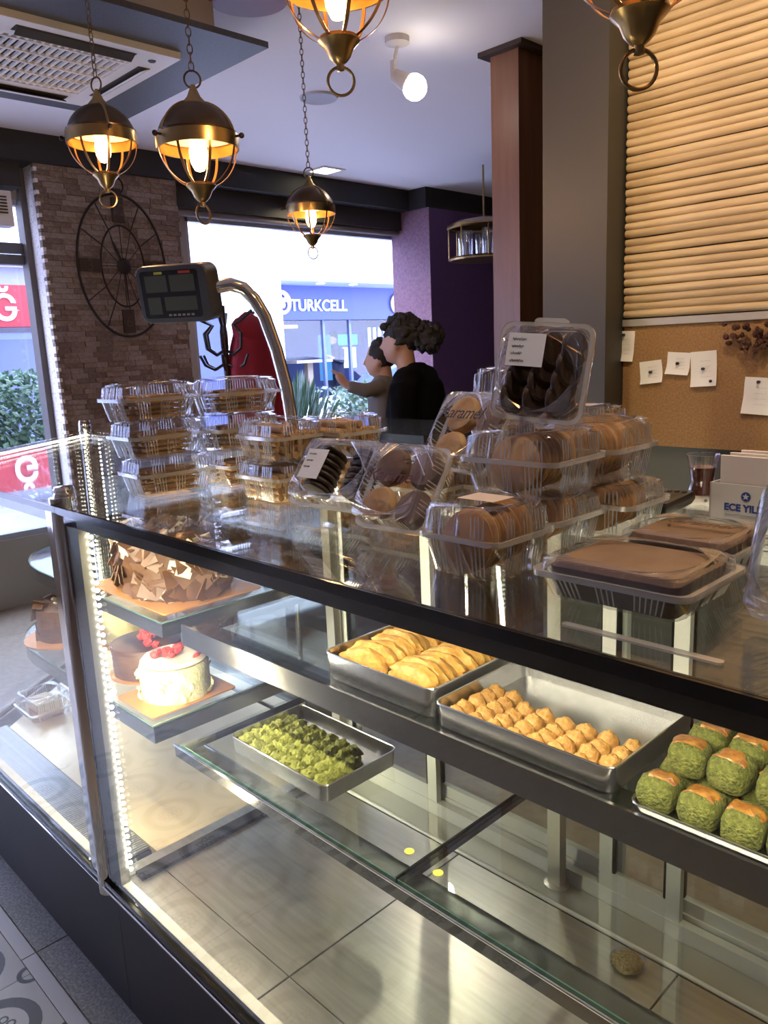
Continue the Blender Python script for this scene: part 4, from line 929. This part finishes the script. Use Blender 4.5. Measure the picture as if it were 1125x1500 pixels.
# clamshell with a cake slice on the corner case floor
t = clam('clear box with a cream cake slice on the corner case floor', 2.60, -.83, ZF+.001, .16, .15, .03, .05); s = thing('cake_slice', 'layered cream cake slice inside the floor box', 'cake', t.location+Vector((0, 0, .003)))
m = MB().prism([(-.055, -.045), (.055, -.03), (.05, .045), (-.05, .04)], 0, .022); obj('sponge_layer', m, mat('sponge', (.55, .28, .12), .7), s)
m = MB().prism([(-.052, -.042), (.052, -.028), (.047, .042), (-.047, .038)], .022, .048); obj('cream_layer', m, WCREAM, s)

# ------------------------------------------------------------------ counter top items
# napkin box
nb = thing('napkin_box', 'white cardboard napkin box with blue print on the top glass', 'box', (.43, -1.285, ZT+.001), math.radians(-4))
CARD = mat('white_card', (.80, .77, .73), .6); BLUE = mat('blue_print', (.025, .055, .30), .6)
m = MB(); Lx, Wy, h = .19, .095, .062; tt = .002
m.box((-Lx/2, Wy/2-tt, 0), (Lx/2, Wy/2, h)).box((-Lx/2, -Wy/2, 0), (Lx/2, -Wy/2+tt, h)).box((-Lx/2, -Wy/2, 0), (-Lx/2+tt, Wy/2, h)).box((Lx/2-tt, -Wy/2, 0), (Lx/2, Wy/2, h)).box((-Lx/2, -Wy/2, 0), (Lx/2, Wy/2, tt)); obj('carton', m, CARD, nb)
for i in range(7): obj('napkin', MB().loft([[(x, y-.035+i*.0115, .006) for x, y in rrect(.165, .008, .003, 2)], [(x*(1.0+.02*(i % 2))-.004*(i % 3), y-.035+i*.0115, .105-.004*(i % 3)) for x, y in rrect(.170, .009, .003, 2)]]), mat('napkin_paper', (.82, .74, .70), .8), nb)
me = text_mesh('ECE YILDIZ', .0155, BLUE, .0003, 0, 'LEFT', 1.0, .0006); o = inst('printed_name', me, (0, 0, 0), parent=nb); o.matrix_local = frame_mat((.070, Wy/2+.0006, .020), (-1, 0, 0), (0, 0, 1))
m = MB(); m.tube([(.006*k-.05, 0, 0) for k in range(17)], .0006, 4); o = obj('small_print', m, mat('pale_blue_print', (.35, .38, .50), .6), nb); o.location = (.022, Wy/2+.0006, .014)
o = obj('round_emblem', MB().lathe([(0, 0), (.0075, 0), (.0075, .0005), (0, .0005)], 24), BLUE, nb); o.matrix_local = frame_mat((.036, Wy/2+.0002, .044), (-1, 0, 0), (0, 0, 1))
st = MB(); st.add([(.0058*(1 if k % 2 == 0 else .42)*math.sin(k*PI/5), .0058*(1 if k % 2 == 0 else .42)*math.cos(k*PI/5), .0008) for k in range(10)], [tuple(range(9, -1, -1))]); obj('emblem_star', st, CARD, o)
# tea glass
tg = thing('tea_glass', 'small glass of red brown tea behind the napkin box', 'glass', (.602, -1.385, ZT+.001))
obj('glass', MB().lathe([(0, 0), (.022, 0), (.025, .012), (.020, .035), (.024, .065), (.029, .085), (.0275, .085), (.0225, .065), (.0185, .035), (.023, .013), (0, .006)], 28), clear('tea_glass_m', (.96, .96, .95), base=.10, gain=.8, power=3), tg, True)
obj('tea', MB().lathe([(0, .007), (.022, .013), (.018, .035), (.022, .062), (0, .062)], 24), mat('tea_red', (.22, .018, .010), .1), tg, True)
# remote / phone handset
rm = thing('remote_control', 'black handset lying on the top glass beside the cookie boxes', 'remote control', (.615, -1.275, ZT+.001), math.radians(98))
obj('body', MB().loft([[(x*1.0, y, z+.010*(x/.09)**2*(1 if x > 0 else .3)) for x, y in rrect(.18*s, .050*s, .014, 5)] for s, z in ((.90, 0), (1, .006), (1, .014), (.93, .020))]), mat('black_plastic', (.012, .012, .012), .3), rm, True)
for k in range(6):
    for j in range(3): obj('button', MB().loft([[(x-.055+k*.020, y-.013+j*.013, z+.010*((.055-k*.02)/.09)**2) for x, y in rrect(.012, .008, .003, 2)] for z in (.0195, .0215)]), mat('button_grey', (.06, .06, .06), .5), rm)
# pole scale
SX, SY = 1.72, -1.25
sc = thing('pole_scale', 'shop weighing scale with a dark display head on a bent chrome pole', 'scale', (SX, SY, ZT+.001))
obj('scale_base', MB().loft([[(x+.08, y-.02, z) for x, y in rrect(.30*s, .28*s, .03)] for s, z in ((.95, 0), (1, .02), (1, .055), (.92, .07))]), mat('scale_body', (.10, .10, .11), .4), sc, True)
obj('weighing_plate', MB().loft([[(x+.08, y-.02, z) for x, y in rrect(.31, .25, .02)] for z in (.078, .088)]), STEEL, sc, True)
P_ = [Vector(p)-sc.location for p in ((1.655, -1.285, 1.30), (1.665, -1.275, 1.46), (1.680, -1.262, 1.56), (1.695, -1.243, 1.645), (1.706, -1.222, 1.690), (1.718, -1.200, 1.717), (1.735, -1.172, 1.728), (1.752, -1.145, 1.722), (1.768, -1.12, 1.712))]
obj('chrome_pole', MB().tube(P_, .017, 14), CHROME, sc, True)
HD = mat('display_grey', (.050, .055, .075), .35)
hc = Vector((1.815, -1.055, 1.708))-sc.location
hx = (Vector((1.766, -1.123, 0))-Vector((1.851, -.982, 0))).normalized()   # towards image right
hm = frame_mat(hc, hx, (0, 0, 1)); hm = hm @ Matrix.Rotation(math.radians(4), 4, 'Z') @ Matrix.Rotation(math.radians(8), 4, 'X') @ Matrix.Rotation(math.radians(-32), 4, 'Y')
hd = obj('display_head', MB().loft([[(x*s, y*s, z) for x, y in rrect(.205, .140, .025, 6)] for s, z in ((.92, -.062), (1, -.055), (1, -.004), (.97, 0))]), HD, sc, True); hd.matrix_local = hm
obj('display_panel', MB().loft([[(x-.006, y, z) for x, y in rrect(.165, .115, .008, 3)] for z in (0, .0015)]), mat('panel_black', (.012, .014, .022), .25), hd)
LCD = mat('lcd_grey', (.060, .072, .070), .25)
for (a, b, c_, d) in ((-.075, .006, .062, .040), (-.004, .006, .070, .040), (-.075, -.048, .038, .042), (-.026, -.040, .092, .034)): obj('lcd_window', MB().box((a, b, .0015), (a+c_, b+d, .0025)), LCD, hd)
obj('yellow_mark', MB().box((-.045, .049, .0015), (-.022, .055, .0026)), mat('mark_yellow', (.40, .42, .05), .5), hd); obj('red_mark', MB().box((.025, .049, .0015), (.058, .055, .0026)), mat('mark_red', (.40, .05, .04), .5), hd)
for k in range(6): obj('indicator', MB().box((-.02+.013*k, -.053, .0015), (-.012+.013*k, -.048, .0026)), mat('indicator_grey', (.22, .22, .24), .5), hd)

# ------------------------------------------------------------------ room behind: desk, coat rack, people
dk = thing('service_desk', 'dark brown wooden desk with a glass top in front of the woman', 'desk', (2.7, -2.62, 0))
obj('desk_body', MB().box((-.50, -.22, 0), (.55, .24, 1.17)), mat('desk_brown', (.075, .032, .020), .4), dk)
obj('desk_lower_band', MB().box((-.49, .24, .9), (.54, .25, 1.08)), mat('desk_beige', (.30, .23, .17), .5), dk)
obj('desk_top', MB().box((-.53, -.26, 1.17), (.58, .28, 1.20)), mat('desk_black_glass', (.05, .055, .06), .06), dk)

cr = thing('coat_rack', 'dark bentwood coat rack standing by the stone pillar', 'coat rack', (4.30, -2.83, 0))
BW = mat('bentwood', (.018, .010, .009), .4)
obj('pole', MB().cyl((0, 0, .05), (0, 0, 1.86), .022, .018, 12), BW, cr, True)
for k in range(6):
    a = k*PI/3+.35; d = Vector((math.cos(a), math.sin(a), 0))
    obj('upper_hook', MB().tube([d*.02+Vector((0, 0, 1.58)), d*.06+Vector((0, 0, 1.56)), d*.12+Vector((0, 0, 1.60)), d*.13+Vector((0, 0, 1.69)), d*.08+Vector((0, 0, 1.74)), d*.14+Vector((0, 0, 1.77)), d*.22+Vector((0, 0, 1.82))], .010, 8), BW, cr, True)
    obj('lower_hook', MB().tube([d*.02+Vector((0, 0, 1.50)), d*.08+Vector((0, 0, 1.47)), d*.14+Vector((0, 0, 1.50)), d*.17+Vector((0, 0, 1.56))], .009, 8), BW, cr, True)
for k in range(4):
    a = k*PI/2; d = Vector((math.cos(a), math.sin(a), 0)); obj('foot', MB().tube([Vector((0, 0, .35)), d*.12+Vector((0, 0, .25)), d*.25+Vector((0, 0, .06)), d*.30+Vector((0, 0, .012))], .012, 8), BW, cr, True)
ct = thing('red_coat', 'dark red coat hanging on the coat rack', 'coat', (4.26, -2.99, 1.0))
rings = []
for (z, rx, ry) in ((-.30, .15, .19), (0, .145, .18), (.3, .135, .165), (.5, .12, .15), (.62, .105, .125), (.72, .085, .09), (.79, .055, .055), (.82, .02, .02)):
    rings.append([(rx*math.cos(a)*(1+.14*math.sin(a*7)*min(1, (.8-z))), ry*math.sin(a)*(1+.14*math.sin(a*7+1)*min(1, (.8-z))), z) for a in [2*PI*k/48 for k in range(48)]])
COATR = mat('red_wool', (.26, .012, .028), .85)
obj('coat_body', MB().loft(rings), COATR, ct, True)
obj('sleeve', MB().tube([(-.06, -.10, .62), (-.10, -.15, .35), (-.11, -.16, .05), (-.10, -.15, -.12)], .05, 12, rs=[.055, .06, .055, .05]), COATR, ct, True)
obj('hood', MB().blob((-.02, .02, .70), (.09, .10, .11), 3, .2, 2), COATR, ct, True)

def remesh(o, vox, sm=6):
    r = o.modifiers.new('remesh', 'REMESH'); r.mode = 'VOXEL'; r.voxel_size = vox; r.use_smooth_shade = True
    s = o.modifiers.new('smooth', 'SMOOTH'); s.iterations = sm; s.factor = .5
SKIN = mat('skin', (.50, .29, .20), .55, 0, sss=.1); HAIR = mat('dark_hair', (.010, .007, .006), .7); BLK = mat('black_wool', (.004, .004, .0045), .95, spec=.1)
def hand(mb, wrist, direction, palm_n, s=1.0):
    d = Vector(direction).normalized(); n_ = Vector(palm_n); n_ = (n_-d*d.dot(n_)).normalized(); side = d.cross(n_); w0 = Vector(wrist)
    mb.tube([w0, w0+d*.04*s, w0+d*.085*s], .03, 10, rs=[.024*s, .034*s, .030*s])
    for k, L in enumerate((.062, .072, .068, .052)):
        b = w0+d*.08*s+side*(-.027+.018*k)*s; q = b+d*L*.5*s+n_*.006*s; e = b+d*L*.85*s+n_*.028*s
        mb.tube([b, q, e], .008, 8, rs=[.0095*s, .0088*s, .0072*s])
    b = w0+d*.03*s-side*.028*s; mb.tube([b, b+d*.025*s-side*.025*s, b+d*.05*s-side*.03*s+n_*.012*s], .009, 8, rs=[.011*s, .010*s, .008*s])
def head(mb, c, s=1.0, yaw=0):
    """face looks along +x"""
    c = Vector(c)
    mb.blob(c+Vector((-.012, 0, .03))*s, (.098*s, .076*s, .095*s), nu=20, nv=14)
    mb.blob(c+Vector((.018, 0, -.035))*s, (.072*s, .060*s, .085*s), nu=18, nv=12)
    mb.blob(c+Vector((.058, 0, -.088))*s, (.024*s, .026*s, .020*s))                       # chin
    mb.tube([c+Vector((.085, 0, .02))*s, c+Vector((.102, 0, -.008))*s, c+Vector((.112, 0, -.024))*s, c+Vector((.09, 0, -.032))*s], .01, 8, rs=[.008*s, .010*s, .014*s, .010*s])
    mb.blob(c+Vector((.084, 0, -.055))*s, (.012*s, .022*s, .006*s)); mb.blob(c+Vector((.081, 0, -.067))*s, (.012*s, .019*s, .006*s))
    for y in (-1, 1):
        mb.blob(c+Vector((-.004, y*.076, -.012))*s, (.020*s, .010*s, .030*s))             # ears
        mb.blob(c+Vector((.076, y*.030, .022))*s, (.012*s, .022*s, .006*s))               # brows
    mb.cyl(c+Vector((-.03, 0, -.05))*s, c+Vector((-.045, 0, -.19))*s, .050*s, .055*s, 14)
pw = thing('person', 'woman in a black coat with curly dark hair in a bun carrying a toddler', 'person', (3.03, -3.17, 0), math.radians(24))
b = MB(); head(b, (.045, .02, 1.585)); 
b.tube([(-.02, 0, 1.42), (-.03, 0, 1.25), (-.02, 0, 1.05), (-.02, 0, .92)], .15, 16, rs=[.10, .15, .13, .16])
for s in (-1, 1):
    b.tube([(-.02, s*.09, .92), (-.01, s*.10, .50), (-.03, s*.10, .10)], .07, 12, rs=[.085, .058, .040]); b.blob((.04, s*.10, .045), (.12, .042, .045))
    b.tube([(-.03, s*.17, 1.36), (-.03, s*.23, 1.12), (.10, s*.20, 1.02)], .04, 10, rs=[.05, .042, .036]); b.tube([(.10, s*.20, 1.02), (.24, s*.08, 1.04)], .035, 10, rs=[.035, .026])
    hand(b, (.23, s*.09, 1.04), (.5, -s*.8, .05), (-1, 0, .1), .95)
body = obj('body', b, SKIN, pw); remesh(body, .011)
m = MB(); m.tube([(-.035, 0, 1.475), (-.035, 0, 1.43), (-.04, 0, 1.36), (-.04, 0, 1.20), (-.03, 0, 1.0), (-.03, 0, .75), (-.03, 0, .52)], .2, 20, rs=[.055, .095, .155, .185, .185, .205, .215])
for s in (-1, 1):
    m.blob((-.04, s*.135, 1.385), (.085, .095, .075)); m.tube([(-.04, s*.185, 1.37), (-.045, s*.245, 1.12), (.09, s*.21, 1.01)], .06, 12, rs=[.082, .075, .066]); m.tube([(.09, s*.21, 1.01), (.21, s*.10, 1.035)], .06, 12, rs=[.068, .052])
m.v = [(x*.95, y*1.06, z) for x, y, z in m.v]
coat = obj('coat', m, BLK, body); remesh(coat, .014)
m = MB()
for s in (-1, 1): m.tube([(-.02, s*.095, .60), (-.02, s*.10, .45), (-.03, s*.10, .12)], .08, 12, rs=[.095, .078, .062]); m.blob((.04, s*.10, .05), (.135, .052, .055))
trs = obj('trousers_and_shoes', m, mat('dark_trousers', (.012, .012, .018), .8), body); remesh(trs, .014)
m = MB(); hcn = Vector((.045, .02, 1.585)); random.seed(3)
m.blob(hcn+Vector((-.035, 0, .045)), (.105, .092, .098), 4, .25, 4, 26, 18)
for k in range(46):
    a = random.random()*2*PI; e = random.uniform(-.1, 1.3); d = Vector((math.cos(a)*math.cos(e), math.sin(a)*math.cos(e), math.sin(e)))
    if d.x > .35 and d.z < .55: continue
    m.blob(hcn+Vector((-.03+d.x*.100, d.y*.088, .045+d.z*.092)), random.uniform(.018, .030), k, .5, 3, 8, 6)
for k in range(6): m.blob(hcn+Vector((.065+.008*k % .02, -.05+.02*k, .085)), random.uniform(.018, .026), k, .5, 3, 8, 6)
hair = obj('hair', m, HAIR, body, True)
m = MB(); bc = hcn+Vector((-.170, 0, .02))
m.blob(bc, .072, 4, .3, 4, 20, 14)
for k in range(70):
    d = Vector((random.gauss(0, 1), random.gauss(0, 1), random.gauss(0, 1))).normalized(); m.blob(bc+d*.072, random.uniform(.014, .024), k, .6, 3, 8, 6)
obj('hair_bun', m, HAIR, body, True)
pc = thing('person', 'toddler in a grey jumper carried by the woman, one arm stretched out', 'person', (3.235, -3.17, .985), math.radians(40))
b = MB(); head(b, (.02, 0, .510), .82)
b.tube([(0, 0, .40), (0, 0, .30), (0, 0, .12), (0, 0, .03)], .1, 14, rs=[.055, .085, .085, .09])
b.tube([(0, .07, .365), (.09, .13, .345), (.20, .15, .385)], .03, 10, rs=[.034, .030, .024]); hand(b, (.20, .15, .385), (.5, .1, .8), (.8, .1, -.4), .80)
b.tube([(0, -.07, .365), (.02, -.13, .25), (.09, -.10, .20)], .03, 10, rs=[.034, .028, .022]); hand(b, (.09, -.10, .20), (.9, .2, 0), (0, 0, -1), .62)
for s in (-1, 1): b.tube([(0, s*.05, .05), (.12, s*.08, .0), (.13, s*.09, -.16)], .05, 10, rs=[.055, .048, .034]); b.blob((.16, s*.09, -.18), (.05, .026, .024))
cb = obj('body', b, SKIN, pc); remesh(cb, .009)
m = MB(); m.tube([(-.005, 0, .425), (0, 0, .385), (0, 0, .30), (0, 0, .12), (0, 0, .02)], .1, 14, rs=[.045, .075, .098, .100, .105]); m.tube([(0, .07, .365), (.09, .13, .345), (.185, .148, .376)], .03, 10, rs=[.046, .042, .034]); m.tube([(0, -.07, .365), (.02, -.13, .25), (.08, -.105, .205)], .03, 10, rs=[.046, .040, .033])
jm = obj('jumper', m, mat('grey_jumper', (.16, .145, .135), .9), cb); remesh(jm, .010)
m = MB()
for s in (-1, 1): m.tube([(0, s*.05, .05), (.12, s*.08, .0), (.13, s*.09, -.14)], .05, 10, rs=[.068, .060, .046])
tr2 = obj('leggings', m, mat('navy_leggings', (.02, .022, .04), .9), cb); remesh(tr2, .012)
m = MB(); h2 = Vector((.02, 0, .510)); m.blob(h2+Vector((-.026, 0, .034)), (.088, .074, .084), 3, .15, 4, 24, 16)
for k in range(26):
    a = random.random()*2*PI; e = random.uniform(.1, 1.4); d = Vector((math.cos(a)*math.cos(e), math.sin(a)*math.cos(e), math.sin(e)))
    if d.x > .5 and d.z < .7: continue
    m.blob(h2+Vector((-.026+d.x*.082, d.y*.07, .036+d.z*.078)), .015, k, .4, 3, 8, 5)
obj('hair', m, HAIR, cb, True)

# ------------------------------------------------------------------ street outside
struct('floor_street', MB().box((5.4, -30, -.12), (24, 12, -.02)), mat('paving', (.66, .65, .66), .8, 0, col2=(.60, .59, .60), scale=3))
UP = mat('white_facade', (.86, .88, .88), .7); BLU = mat('navy_shop', (.030, .050, .22), .45); SOF = mat('soffit_blue', (.34, .40, .62), .6)
tc = thing('phone_shop', 'blue phone shop front across the street under a white facade', 'shop', (10.4, -9.2, 0))
def tcp(name, mb, m, par=None): return obj(name, mb, m, par or tc, False, par is None)
tcp('upper_facade', MB().box((9.6, -16, 2.66), (11, -5.2, 9)), UP)
tcp('white_column', MB().box((9.6, -7.37, -.02), (10.3, -6.737, 2.66)), UP)
tcp('soffit', MB().box((9.62, -14, 2.62), (10.6, -7.37, 2.66)), SOF)
for y in (-8.35, -9.05, -10.1): tcp('soffit_light', MB().lathe([(0, 0), (.07, 0), (.07, .012), (0, .012)], 16, (9.85, y, 2.608)), emis('soffit_glow', (.9, .95, 1), 4))
fa = tcp('fascia', MB().box((10.30, -11.6, 2.08), (10.6, -7.37, 2.62)), BLU)
me = text_mesh('TURKCELL', .255, mat('sign_white', (.75, .80, .90), .5), .012, 0, 'LEFT', 1.0, .004); o = inst('sign_letters', me, (0, 0, 0), parent=fa); o.matrix_local = frame_mat((10.285-10.4, -8.06+9.2, 2.225), (0, -1, 0), (0, 0, 1))
for y in (-7.88, -10.52):
    o = obj('round_emblem', MB().lathe([(0, 0), (.19, 0), (.19, .03), (0, .03)], 28), mat('emblem_tan', (.55, .42, .22), .5), fa); o.matrix_local = frame_mat((10.29-10.4, y+9.2, 2.35), (0, -1, 0), (0, 0, 1))
    for k in range(2): q = obj('emblem_curl', MB().tube([(.07*math.cos(a)-.02+.04*k, .07*math.sin(a)+.04-.08*k, .034) for a in [.6+k*PI+j*.4 for j in range(9)]], .018, 6), BLU, o)
tcp('shop_back_wall', MB().box((12.6, -12, -.02), (12.7, -7.6, 2.6)), mat('shop_interior_blue', (.040, .055, .17), .7))
tcp('shop_side_wall', MB().box((10.5, -7.68, -.02), (12.7, -7.62, 2.6)).box((10.5, -12, -.02), (12.7, -11.9, 2.6)), mat('shop_interior_blue', (.040, .055, .17), .7))
tcp('shop_ceiling', MB().box((10.6, -12, 2.2), (12.7, -7.6, 2.25)), mat('shop_interior_blue', (.040, .055, .17), .7))
for y in (-7.70, -8.85, -9.45, -10.9): tcp('mullion', MB().box((10.42, y-.025, 0), (10.48, y+.025, 2.08)), mat('mullion_blue', (.14, .18, .36), .5))
for ya, yb in ((-8.82, -7.73), (-9.42, -8.88), (-10.87, -9.48)): tcp('shop_pane', MB().box((10.445, ya, 0), (10.455, yb, 2.08)), G_WIN)
tcp('light_bar', MB().box((11.0, -8.75, 1.98), (11.1, -8.30, 2.03)), emis('bar_glow', (1, .80, .42), 3))
tcp('screen', MB().box((10.9, -9.40, 1.05), (10.95, -9.15, 1.85)), emis('screen_blue', (.10, .35, .80), 1.0))
tcp('lit_poster', MB().box((10.9, -10.0, 1.25), (10.95, -9.72, 1.62)), emis('poster_white', (.75, .95, 1), 1.6))
tcp('cyan_banner', MB().box((10.9, -10.05, 1.66), (10.95, -9.62, 1.85)), emis('banner_cyan', (.08, .60, .85), 1.2))
for k in range(7): tcp('window_slat', MB().box((10.52, -10.82+.13*k, .9), (10.54, -10.75+.13*k, 1.95)), mat('slat_grey', (.35, .40, .55), .6))
tcp('shop_floor', MB().box((10.5, -11.9, -.02), (12.6, -7.68, .28)), mat('shop_floor', (.10, .11, .16), .5))
tb = thing('high_table', 'tall pale table inside the phone shop window', 'table', (11.0, -8.80, .28))
obj('table_top', MB().box((-.3, -.45, 1.10), (.3, .35, 1.15)), mat('table_pale', (.70, .60, .48), .5), tb); obj('table_leg', MB().box((-.05, -.20, 0), (.05, -.08, 1.10)), mat('table_leg', (.55, .42, .28), .5), tb); obj('table_foot', MB().box((-.2, -.35, 0), (.2, .08, .03)), mat('table_leg', (.55, .42, .28), .5), tb)
p3 = thing('person', 'distant person in dark clothes standing at the table in the phone shop', 'person', (11.05, -9.60, .28), math.radians(100))
b = MB(); head(b, (.03, 0, 1.50)); b.tube([(0, 0, 1.36), (0, 0, 1.2), (0, 0, .9)], .13, 12, rs=[.12, .15, .14])
for s in (-1, 1): b.tube([(0, s*.09, .9), (.02, s*.10, .5), (0, s*.1, .06)], .07, 10, rs=[.085, .06, .045]); b.blob((.06, s*.1, .045), (.11, .04, .045)); b.tube([(0, s*.17, 1.32), (.05, s*.21, 1.08), (.25, s*.12, 1.18)], .04, 8, rs=[.05, .042, .03]); hand(b, (.25, s*.12, 1.18), (.8, -s*.3, .3), (-.2, 0, 1), .9)
b3 = obj('body', b, SKIN, p3); remesh(b3, .016)
m = MB(); m.tube([(0, 0, 1.42), (0, 0, 1.34), (0, 0, 1.2), (0, 0, .86)], .13, 12, rs=[.07, .14, .17, .17])
for s in (-1, 1): m.tube([(0, s*.17, 1.32), (.05, s*.21, 1.08), (.20, s*.14, 1.15)], .05, 8, rs=[.065, .055, .045]); m.tube([(0, s*.09, .9), (.02, s*.10, .5), (0, s*.1, .08)], .07, 10, rs=[.10, .075, .06])
q3 = obj('clothes', m, mat('navy_cloth', (.02, .022, .05), .9), b3); remesh(q3, .018)
obj('hair', MB().blob((.005, 0, 1.545), (.105, .085, .09), 2, .2, 3), HAIR, b3, True)
# neighbour shop seen through the side window
rs_ = thing('red_sign_shop', 'shop with a red sign across the street beside the side window', 'shop', (10.4, -3.0, 0))
def rsp(name, mb, m, par=None): return obj(name, mb, m, par or rs_, False, par is None)
rsp('upper_facade', MB().box((10.2, -5.2, 2.75), (11, 8, 9)), UP)
rsp('wall', MB().box((10.5, -5.2, 0), (11, 8, 2.75)), mat('grey_blue_wall', (.33, .36, .45), .7))
rf = rsp('red_fascia', MB().box((10.3, -4.9, 2.02), (10.5, 2, 2.52)), mat('sign_red', (.26, .010, .018), .5))
o = inst('sign_letters', text_mesh('Ğ', .42, mat('sign_white', (.75, .80, .90), .5), .012, 0, 'CENTER', 1, .006), (0, 0, 0), parent=rf); o.matrix_local = frame_mat((10.29-10.4, -3.66+3.0, 2.10), (0, -1, 0), (0, 0, 1))
for k in range(4): f = rsp('shop_window', MB().box((10.44, -4.6+k*1.5, .6), (10.52, -3.3+k*1.5, 1.95)), mat('mullion_blue', (.14, .18, .36), .5)); obj('pane', MB().box((10.43-10.4, -4.52+k*1.5+3, .68), (10.44-10.4, -3.38+k*1.5+3, 1.87)), mat('dark_pane', (.10, .12, .20), .1), f)
# plants: planters with many leaves
random.seed(11)
def bush(lab, c, rx, ry, rz, n, cols, leaf=.07, spiky=False, cat='plant'):
    t = thing('street_plant', lab, cat, c)
    obj('planter', MB().box((-rx*.7, -ry*.95, 0), (rx*.7, ry*.95, .38)), mat('planter', (.20, .19, .19), .8), t)
    m = [MB() for _ in cols]; st = MB()
    for k in range(n):
        d = Vector((random.gauss(0, .5), random.gauss(0, .5), random.random()))
        p = Vector((max(-1, min(1, d.x))*rx, max(-1, min(1, d.y))*ry, .38+d.z*rz))
        o_ = Vector((p.x*.6, p.y*.6, .5)) if spiky else Vector((random.gauss(0, 1), random.gauss(0, 1), random.gauss(.3, .7)))
        if spiky: o_ = (p-Vector((p.x*.4, p.y*.6, .3)))
        o_.normalize(); L = leaf*random.uniform(.6, 1.3)*(2.6 if spiky else 1); s_ = o_.orthogonal().normalized()*L*(.06 if spiky else .32); nrm = o_.cross(s_).normalized()*L*.06
        m[k % len(cols)].add([p, p+o_*L*.5+s_+nrm, p+o_*L, p+o_*L*.5-s_+nrm, p+o_*L*.5-nrm], [(0, 1, 4), (1, 2, 4), (2, 3, 4), (3, 0, 4)])
    for k, cm in enumerate(cols): obj('foliage', m[k], cm, t, kind='stuff')
    for k in range(12): st.cyl((random.gauss(0, .3)*rx, random.gauss(0, .4)*ry, .3), (random.gauss(0, .4)*rx, random.gauss(0, .5)*ry, .38+rz*random.uniform(.4, .9)), .006, n=5)
    obj('stems', st, mat('plant_stem', (.12, .10, .06), .9), t)
GA, GB_, GC = mat('leaf_a', (.05, .11, .06), .6), mat('leaf_b', (.10, .17, .10), .6), mat('leaf_pale', (.24, .31, .28), .7)
bush('dense green hedge in a planter outside the side window', (7.0, -2.1, -.02), .40, 1.0, 1.12, 6000, (GA, GB_), .07)
bush('spiky pale plant in a planter outside the big window', (7.3, -5.55, -.02), .30, .50, .70, 700, (GC, GB_), .10, True)
bush('bushy pale plant in a planter next to the spiky plant', (7.3, -6.80, -.02), .30, .50, .75, 1800, (GC, GB_), .08, False)
# parked car
car = thing('parked_car', 'white parked car beside the plants outside the big window', 'car', (8.6, -9.15, -.02), math.radians(94))
CARW = mat('car_white', (.78, .80, .82), .25, 0, coat=.5)
def carloft(prof, wlist):
    rings = []
    for (x, zb, zt), wd in zip(prof, wlist): rings.append([(x, -wd, zb), (x, -wd*1.03, (zb+zt)/2), (x, -wd*.93, zt-.03), (x, -wd*.85, zt), (x, wd*.85, zt), (x, wd*.93, zt-.03), (x, wd*1.03, (zb+zt)/2), (x, wd, zb)])
    return MB().loft(rings)
obj('car_body', carloft([(-2.05, .38, .60), (-2.0, .25, .82), (-1.4, .2, .92), (-.6, .2, .95), (.8, .2, .95), (1.4, .2, .90), (1.9, .22, .78), (2.05, .35, .58)], [.70, .80, .84, .86, .86, .84, .78, .66]), CARW, car, True)
cab = obj('car_cabin', carloft([(-1.75, .9, .95), (-1.25, .9, 1.36), (-.5, .9, 1.46), (.2, .9, 1.42), (.95, .9, .97)], [.72, .66, .66, .66, .74]), mat('car_glass', (.10, .14, .22), .08), car, True)
obj('car_roof', carloft([(-1.3, 1.36, 1.40), (-.5, 1.45, 1.50), (.2, 1.41, 1.46)], [.62, .63, .61]), CARW, cab, True)
for x in (-1.3, 1.3):
    for y in (-.78, .78):
        wv = obj('wheel', MB().lathe([(0, -.10), (.20, -.10), (.31, -.09), (.32, 0), (.31, .09), (.20, .10), (0, .10)], 28).xf(Matrix.Translation((x, y, .32)) @ Matrix.Rotation(PI/2, 4, 'X')), mat('tyre', (.02, .02, .02), .8), car, True); obj('hubcap', MB().lathe([(0, -.11), (.19, -.105), (.19, .105), (0, .11)], 20).xf(Matrix.Translation((x, y, .32)) @ Matrix.Rotation(PI/2, 4, 'X')), STEEL, wv, True)
for y in (-.60, .60): obj('tail_light', MB().blob((-2.02, y, .72), (.05, .12, .07)), mat('tail_red', (.6, .02, .05), .2), car, True); obj('head_light', MB().blob((2.0, y, .66), (.06, .14, .07)), mat('head_clear', (.8, .8, .8), .1), car, True)
